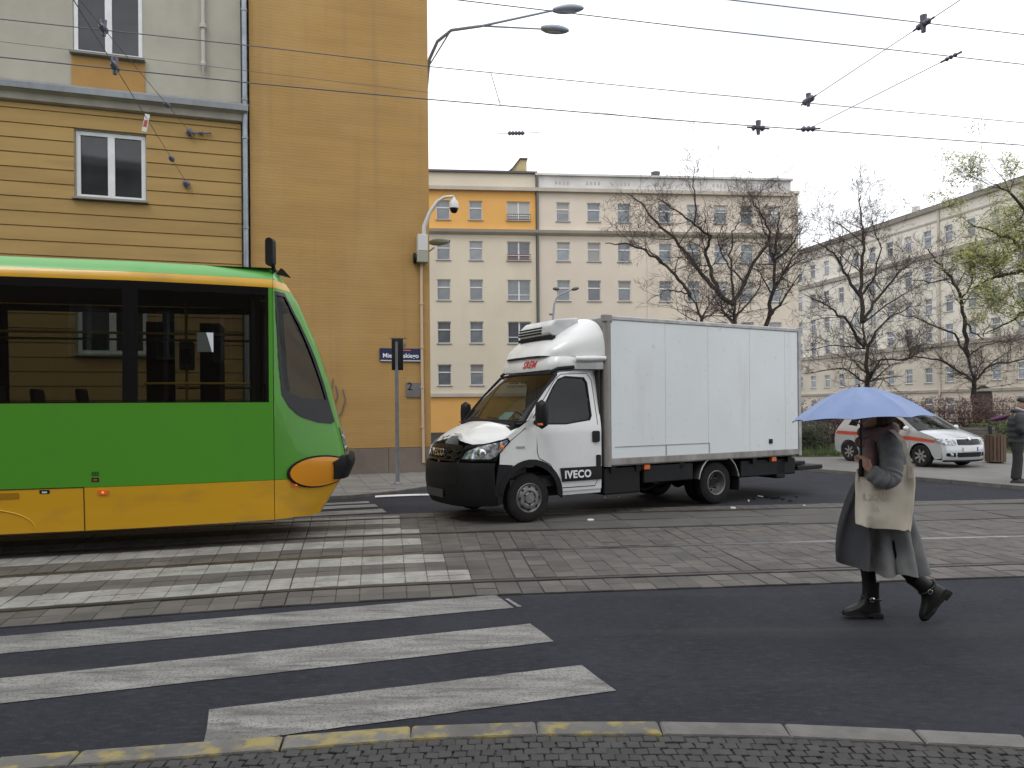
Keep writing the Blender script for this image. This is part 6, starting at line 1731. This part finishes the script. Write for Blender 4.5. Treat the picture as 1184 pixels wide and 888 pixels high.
q = MB(); q.lathe([(.10, -.31), (.095, -.36), (.06, -.41), (0, -.425)], 16, rot((e.x, e.y, e.z))); q.build('camera_dome', black_gloss, cc, 60)

def lamp_head(mb, p, d, ln=.75, w=.16):
    """cobra head along direction d"""
    d = Vector(d).normalized(); s = Vector((-d.y, d.x, 0)).normalized(); u = d.cross(s) * -1
    def fn(a, b):
        th = 2 * PI * a; pr = math.sin(PI * (b * .92 + .06)) ** .55
        return Vector(p) + d * ln * b + s * w * pr * math.cos(th) + Vector((0, 0, 1)) * (.09 * pr * math.sin(th) + (.02 if math.sin(th) > 0 else .0))
    mb.grid(14, 12, fn, True)
lamp_m = mat('lamp_grey', (.34, .38, .45), .4, .2)
lens_m = mat('lamp_lens', (.42, .45, .48), .15)
bl = thing('street_lamp', 'double armed street lamp reaching out from behind the yellow wall top', 'street lamp', (-2.55, 21.7, 0))
def L2(px, py, d=20.6): return D(px, py, d) - Vector((-2.55, 21.7, 0))
q = MB(); q.tube([(0, 0, 0), (0, 0, 9.0), (0, 0, 10.3)], [.09, .07, .06], 10); q.build('pole', lamp_m, bl, 40)
a0 = L2(494, 84, 21.5); a1 = L2(497, 68, 21.2); a2 = L2(506, 48, 20.9); a3 = L2(522, 35, 20.7); a4 = L2(557, 30, 20.5); e1 = L2(640, 12, 20.2); e2 = L2(626, 33.5, 20.4)
q = MB(); q.tube([(0, 0, 9.6), a0, a1, a2, a3, a4], [.05, .05, .048, .045, .042, .04], 8); q.tube([a4, e1], [.036, .03], 8); q.tube([a4, e2], [.026, .022], 8); q.tube([(0, 0, 9.8), L2(497, 75, 21.3), L2(521, 36, 20.7)], .022, 6); q.build('arm', lamp_m, bl, 40)
for (e_, dx) in ((e1, (35, -2)), (e2, (32, 2))):
    b_ = L2((640 if e_ is e1 else 626) + dx[0], (12 if e_ is e1 else 33.5) + dx[1], 20.3) - e_
    q = MB(); lamp_head(q, e_, b_, b_.length, .19); hh = q.build('lamp_head', lamp_m, bl, 50)
    q = MB(); q.grid(12, 6, lambda a, b: e_ + b_ * (.45 + .40 * math.cos(2 * PI * a) * b * .9) + Vector((0, .10 * math.sin(2 * PI * a) * b, -.075 - .04 * (1 - b * b))), True); q.build('lens', lens_m, hh, 60)
wl = thing('wall_lamp', 'small pale green lamp head poking out past the yellow wall', 'lamp', (-2.45, 21.0, 0))
g1 = D(497, 281, 20.4) - Vector((-2.45, 21.0, 0)); g2 = D(520, 279, 20.2) - Vector((-2.45, 21.0, 0))
gm_ = mat('lamp_green', (.28, .33, .26), .5)
q = MB(); lamp_head(q, g1, g2 - g1, (g2 - g1).length, .13); q.build('lamp_head', gm_, wl, 50)
q = MB(); q.tube([(-.3, .3, g1.z - .1), g1], .03, 6); q.tube([(-.3, .3, g1.z - .35), g1 + Vector((.12, 0, -.13))], .02, 6); q.build('bracket', gm_, wl, 40)
dl = thing('street_lamp', 'distant double headed street lamp in front of the beige building', 'street lamp', (2.32, 42, 0))
def L3(px, py): return D(px, py, 42) - Vector((2.32, 42, 0))
q = MB(); q.tube([(0, 0, 0), L3(639.5, 372), L3(641, 352), L3(644, 344), L3(646, 342)], [.09, .07, .06, .055, .05], 8); q.tube([L3(646, 342), L3(644.5, 335)], .04, 6); q.tube([L3(646, 342), L3(662, 334.5)], .04, 6); q.build('pole', lamp_m, dl, 40)
for (a, b) in (((647, 334.5), (640, 334)), ((661, 335), (669, 333.5))):
    q = MB(); lamp_head(q, L3(*a), L3(*b) - L3(*a), (L3(*b) - L3(*a)).length * 1.1, .13); q.build('lamp_head', mat('lamp_brown', (.14, .11, .10), .5) if 'lamp_brown' not in MATS else MATS['lamp_brown'], dl, 50)
q = MB(); lamp_head(q, L3(640, 363), Vector((-.3, 0, 0)), .25, .08); q.build('bracket', lamp_m, dl)

# wooden litter bin and bench on the plaza
wood_g = mat('weathered_wood', (.12, .105, .095), .85, col2=(.085, .075, .07), vs=5, rand=.12, stretch=(1, 1, 4))
wood_b = mat('bin_wood', (.11, .07, .045), .8, col2=(.08, .05, .034), vs=5, rand=.18, stretch=(4, 4, 1))
bp_ = G(1157, 536, .07)
bn = thing('litter_bin', 'brown slatted wooden litter bin left of the man at the right edge', 'litter bin', (bp_.x, bp_.y + .2, .07), R(25))
for k in range(18):
    an = 2 * PI * k / 18
    q = MB(); q.box(-.032, .032, .0, .022, .04, .76, Matrix.Rotation(an, 4, 'Z') @ Matrix.Translation((0, .22, 0))); q.build('slat', wood_b, bn)
for zz in (.05, .70):
    q = MB(); q.lathe([(.20, zz), (.22, zz), (.22, zz + .05), (.20, zz + .05), (.20, zz)], 18); q.build('hoop', grey_paint, bn)
q = MB(); q.lathe([(0, .02), (.19, .02), (.195, .68), (.18, .68), (.175, .1), (0, .1)], 16); q.build('liner', black_mat, bn, 40)
be = G(1128, 530, .07)
bc = thing('park_bench', 'grey slatted bench between the silver car and the litter bin', 'bench', (be.x + .1, be.y + .3, .07), R(-8))
for k in range(3):
    q = MB(); q.box(-.75, .75, -.27 + k * .14, -.15 + k * .14, .43, .46); q.build('seat_slat', wood_g, bc)
for k in range(4):
    q = MB(); q.box(-.75, .75, .17 + k * .025, .195 + k * .025, .50 + k * .10, .585 + k * .10); q.build('back_slat', wood_g, bc)
for sx in (-.6, .6):
    q = MB(); q.prism([(-.25, 0), (-.19, 0), (-.17, .40), (.12, .40), (.14, 0), (.20, 0), (.28, .92), (.22, .92), (.165, .43), (-.25, .43)], lambda u, v, w: (w, u, v), sx - .04, sx + .04); q.build('leg', dark_plastic, bc)

# ================================================================ OVERHEAD LINES
wire_m = mat('wire_dark', (.10, .10, .125), .6)
ins_m = mat('insulator', (.12, .115, .16), .45)  # bluish lift of wires and insulators: sky glare put into the colour
def wire(label, pix, z, r=.007, group='overhead tram wires'):
    pts = []
    for (x, y) in pix:
        u, v = uv(x, y); d = (z - EYE) / v; pts.append(Vector((u * d, d, z)))
    a, b = pts[0], pts[-1]
    pts = [a + (a - pts[1]).normalized() * 12] + pts + [b + (b - pts[-2]).normalized() * 25]
    mid = pts[0]
    q = MB(); q.tube([p - mid for p in pts], r, 5, True)
    o = q.build('overhead_wire', wire_m); o.location = mid
    tag(o, label, 'wire', group); return pts
wB = wire('overhead wire, lowest line over the far tram track', ((0, 66), (300, 97), (497, 115), (800, 140.5), (1184, 168)), 5.55, .0075)
wBm = wire('overhead wire, second line from the bottom above the truck', ((0, 22), (300, 54), (497, 77), (800, 107), (1184, 142)), 6.25, .0065)
wA = wire('overhead wire, third line from the bottom over the near track', ((530, 0), (720, 22.5), (800, 32), (1184, 74.5)), 5.6, .0055)
wAm = wire('overhead wire crossing the top right corner of the sky', ((845, 0), (1000, 18.5), (1184, 40)), 5.95, .0055)
wire('thin faint wire sloping across the beige stucco wall', ((0, 48), (270, 80)), 7.2, .004)
def onz(x, y, z):
    u, v = uv(x, y); d = (z - EYE) / v; return Vector((u * d, d, z))
def wallpt(x, y):
    u, v = uv(x, y); P = Vector((-2.06, 18.6)); dr = Vector((-math.cos(A17), -math.sin(A17)))
    t = (u * P.y - P.x) / (dr.x - u * dr.y); d = P.y + t * dr.y; return Vector((u * d, d, EYE + v * d))
def span(label, pts, r=.005):
    q = MB(); q.tube([p - pts[0] for p in pts], r, 5); o = q.build('span_wire', wire_m); o.location = pts[0]; tag(o, label, 'wire', 'span wires')
def insulator(label, p, d, n=4, r=.04, ln=.22, rig=True):
    d = Vector(d).normalized(); o = thing('insulator', label, 'insulator', p, group='insulators on the wires')
    M = d.to_track_quat('Z', 'Y').to_matrix().to_4x4()
    q = MB(); pr = []
    for k in range(n):
        z = -ln / 2 + ln * k / n
        pr += [(r * .45, z), (r, z + ln / n * .35), (r, z + ln / n * .6), (r * .45, z + ln / n * .95)]
    q.lathe(pr, 10, M, True); q.build('discs', ins_m, o, 40)
    q = MB(); q.tube([d * -(ln * .85), d * (ln * .85)], .012, 6); q.build('pin', wire_m, o)
    if rig:
        q = MB(); q.tube([Vector((0, 0, -.09)), Vector((0, 0, .10))], [.025, .04], 8); q.build('clamp', ins_m, o, 40)
w1, w2, w3 = wallpt(217, 213), wallpt(221, 154), wallpt(246, 155)
i1, i2 = onz(133, 77, 5.6), onz(120, 33, 6.28)
top1 = i1 + (i1 - w1) * .9; top2 = i2 + (i2 - w2) * .9
span('slanting span wire ending low on the ochre bands', [w1, i1, top1]); span('slanting span wire ending below the zinc cornice', [w2, i2, top2])
insulator('insulator on the lowest wire left of the upper window', i1, (i1 - w1)); insulator('insulator on the wire in front of the upper left window', i2, (i2 - w2))
insulator('small insulator half way down the upper slanting wire', w2.lerp(i2, .42), (i2 - w2), 3, .05, .25, False); insulator('small insulator half way down the lower slanting wire', w1.lerp(i1, .36), (i1 - w1), 3, .05, .25, False)
for (p, lab) in ((w1, 'small dark wall anchor low on the ochre bands'), (w2, 'dark wall anchor with a rod below the zinc cornice')):
    o = thing('wall_anchor', lab, 'anchor', p)
    q = MB(); q.lathe([(.0, -.05), (.07, -.04), (.08, .02), (.03, .08), (0, .10)], 10, rot((0, -.06, 0), 0, PI / 2)); q.tube([(-.05, -.06, .06), (.0, -.08, 0), (.06, -.05, -.10)], .025, 6); q.build('eye', ins_m, o, 40)
    if p is w2:
        q = MB(); q.tube([(.05, -.06, -.02), w3 - w2 + Vector((0, -.06, 0))], .018, 6); q.lathe([(0, -.05), (.04, -.03), (.04, .03), (0, .05)], 8, rot((w3 - w2) * .5 + Vector((0, -.06, 0)), 0, 0, PI / 2)); q.build('rod', ins_m, o, 40)
o = thing('wire_tag', 'small white and red warning tag hanging from the slanting wire', 'tag', w1.lerp(i1, .72))
q = MB(); q.box(-.035, .035, -.004, .004, -.20, .06, Matrix.Rotation(R(12), 4, 'Y')); q.build('plate', white_trim, o)
q = MB(); q.box(-.025, .025, -.0065, -.0045, -.13, -.03, Matrix.Rotation(R(12), 4, 'Y')); q.build('mark', mat('tag_red', (.4, .08, .06), .6), o)
A1, A2, B1, B2, B3 = onz(1068, 28, 5.95), onz(1100, 66, 5.6), onz(935, 116, 6.25), onz(877, 148, 5.55), onz(935, 149, 5.55)
span('span wire rising to the top right corner', [B1, A1, A1 + (A1 - B1) * .8]); span('faint span wire linking the lower right insulators', [B3, A2])
insulator('large insulator on the topmost wire at the right', A1, (A1 - B1), 4, .036, .22); insulator('insulator on the third wire at the right', A2, (A2 - B3), 3, .024, .15, False)
insulator('insulator on the second wire above the beige building end', B1, (A1 - B1), 3, .05, .28); insulator('left insulator on the lowest wire above the beige building', B2, (1, .2, 0), 3, .04, .2); insulator('right insulator on the lowest wire above the beige building', B3, (1, .2, .1), 3, .04, .22, False)
H1, H2 = onz(568, 85, 6.25), onz(579, 122, 5.55)
span('short dropper wire between two lines right of the lamp', [H1, H2], .006)
sp_ = thing('section_insulator', 'short dark rod insulator hanging in the sky over the beige building', 'insulator', D(597, 154, 14))
q = MB(); q.tube([(-.35, 0, 0), (-.12, 0, 0)], .006, 5); q.tube([(.12, 0, 0), (.45, 0, .01)], .006, 5); q.build('rod', wire_m, sp_)
q = MB(); q.lathe([(.02, -.16)] + [(.05 if k % 2 else .025, -.15 + k * .03) for k in range(11)] + [(.02, .16)], 8, rot((0, 0, 0), 0, 0, PI / 2), True); q.build('discs', ins_m, sp_)
cb = thing('wall_cable', 'loose dark cable loops on the yellow wall beside the tram nose', 'cable', wallpt(392, 440) + Vector((0, -.04, 0)))
cw = wallpt(392, 440)
q = MB()
for pl in (((386, 438), (384, 452), (386, 462)), ((389, 446), (391, 458), (386, 472)), ((397, 450), (400, 462), (396, 476), (388, 486), (386, 492))):
    q.tube([wallpt(*p) - cw for p in pl], .012, 5)
q.build('loop', wire_m, cb, 40)

# ================================================================ ACCIDENT DEBRIS
random.seed(21)
bt = thing('broken_trim', 'curved white plastic trim lying on the road before the truck', 'debris', G(465, 574, .012), R(14))
def trimf(a, b):
    x = (a - .5) * 1.0; return (x, .06 * (b - .5) * (1 - .5 * abs(a - .5)) - .22 * (a - .5) ** 2, .012 + .028 * math.sin(PI * b))
q = MB(); q.grid(24, 6, trimf); q.build('strip', white_trim, bt, 40, solid=.006)
SHARDS = ((873, 577, .10), (880, 574.5, .13), (886, 575, .16), (897, 576, .22), (905, 577.5, .12), (914, 579.5, .09), (866, 580, .05), (921, 575, .06), (683, 602, .16), (848, 588, .09), (930, 585, .07), (700, 576, .05), (716, 576, .05))
PALE = (1, 8, 9, 10, 6, 11, 12)
for i, (px, py, s_) in enumerate(SHARDS):
    c = G(px, py, .012); n = random.randint(5, 7); poly = [(s_ * .5 * random.uniform(.55, 1) * math.cos(2 * PI * k / n), s_ * .35 * random.uniform(.5, 1) * math.sin(2 * PI * k / n)) for k in range(n)]
    q = MB(); q.prism(poly, lambda u, v, w: (u, v, w + .05 * u), .0, .018 if i % 3 else .03)
    o = q.build('debris_shard', white_trim if i in (1, 8, 9, 10, 6, 11, 12) else (black_mat if i % 2 else dark_plastic)); o.location = c; o.rotation_euler = (random.uniform(-.15, .15), random.uniform(-.15, .15), random.uniform(0, PI))
    pale_ = i in PALE
    if px > 800:
        same = sorted(q_[0] for k_, q_ in enumerate(SHARDS) if q_[0] > 800 and (k_ in PALE) == pale_)
        lab = ('pale' if pale_ else 'dark') + ' plastic shard behind the truck, ' + ('leftmost', 'second from the left', 'third from the left', 'fourth from the left', 'fifth from the left', 'sixth from the left')[same.index(px)]
    else:
        lab = {683: 'pale plastic shard on the setts right of the front wheel', 700: 'tiny pale shard under the truck, the left one', 716: 'tiny pale shard under the truck, the right one'}[px]
    tag(o, lab, 'debris', 'debris shards on the road')
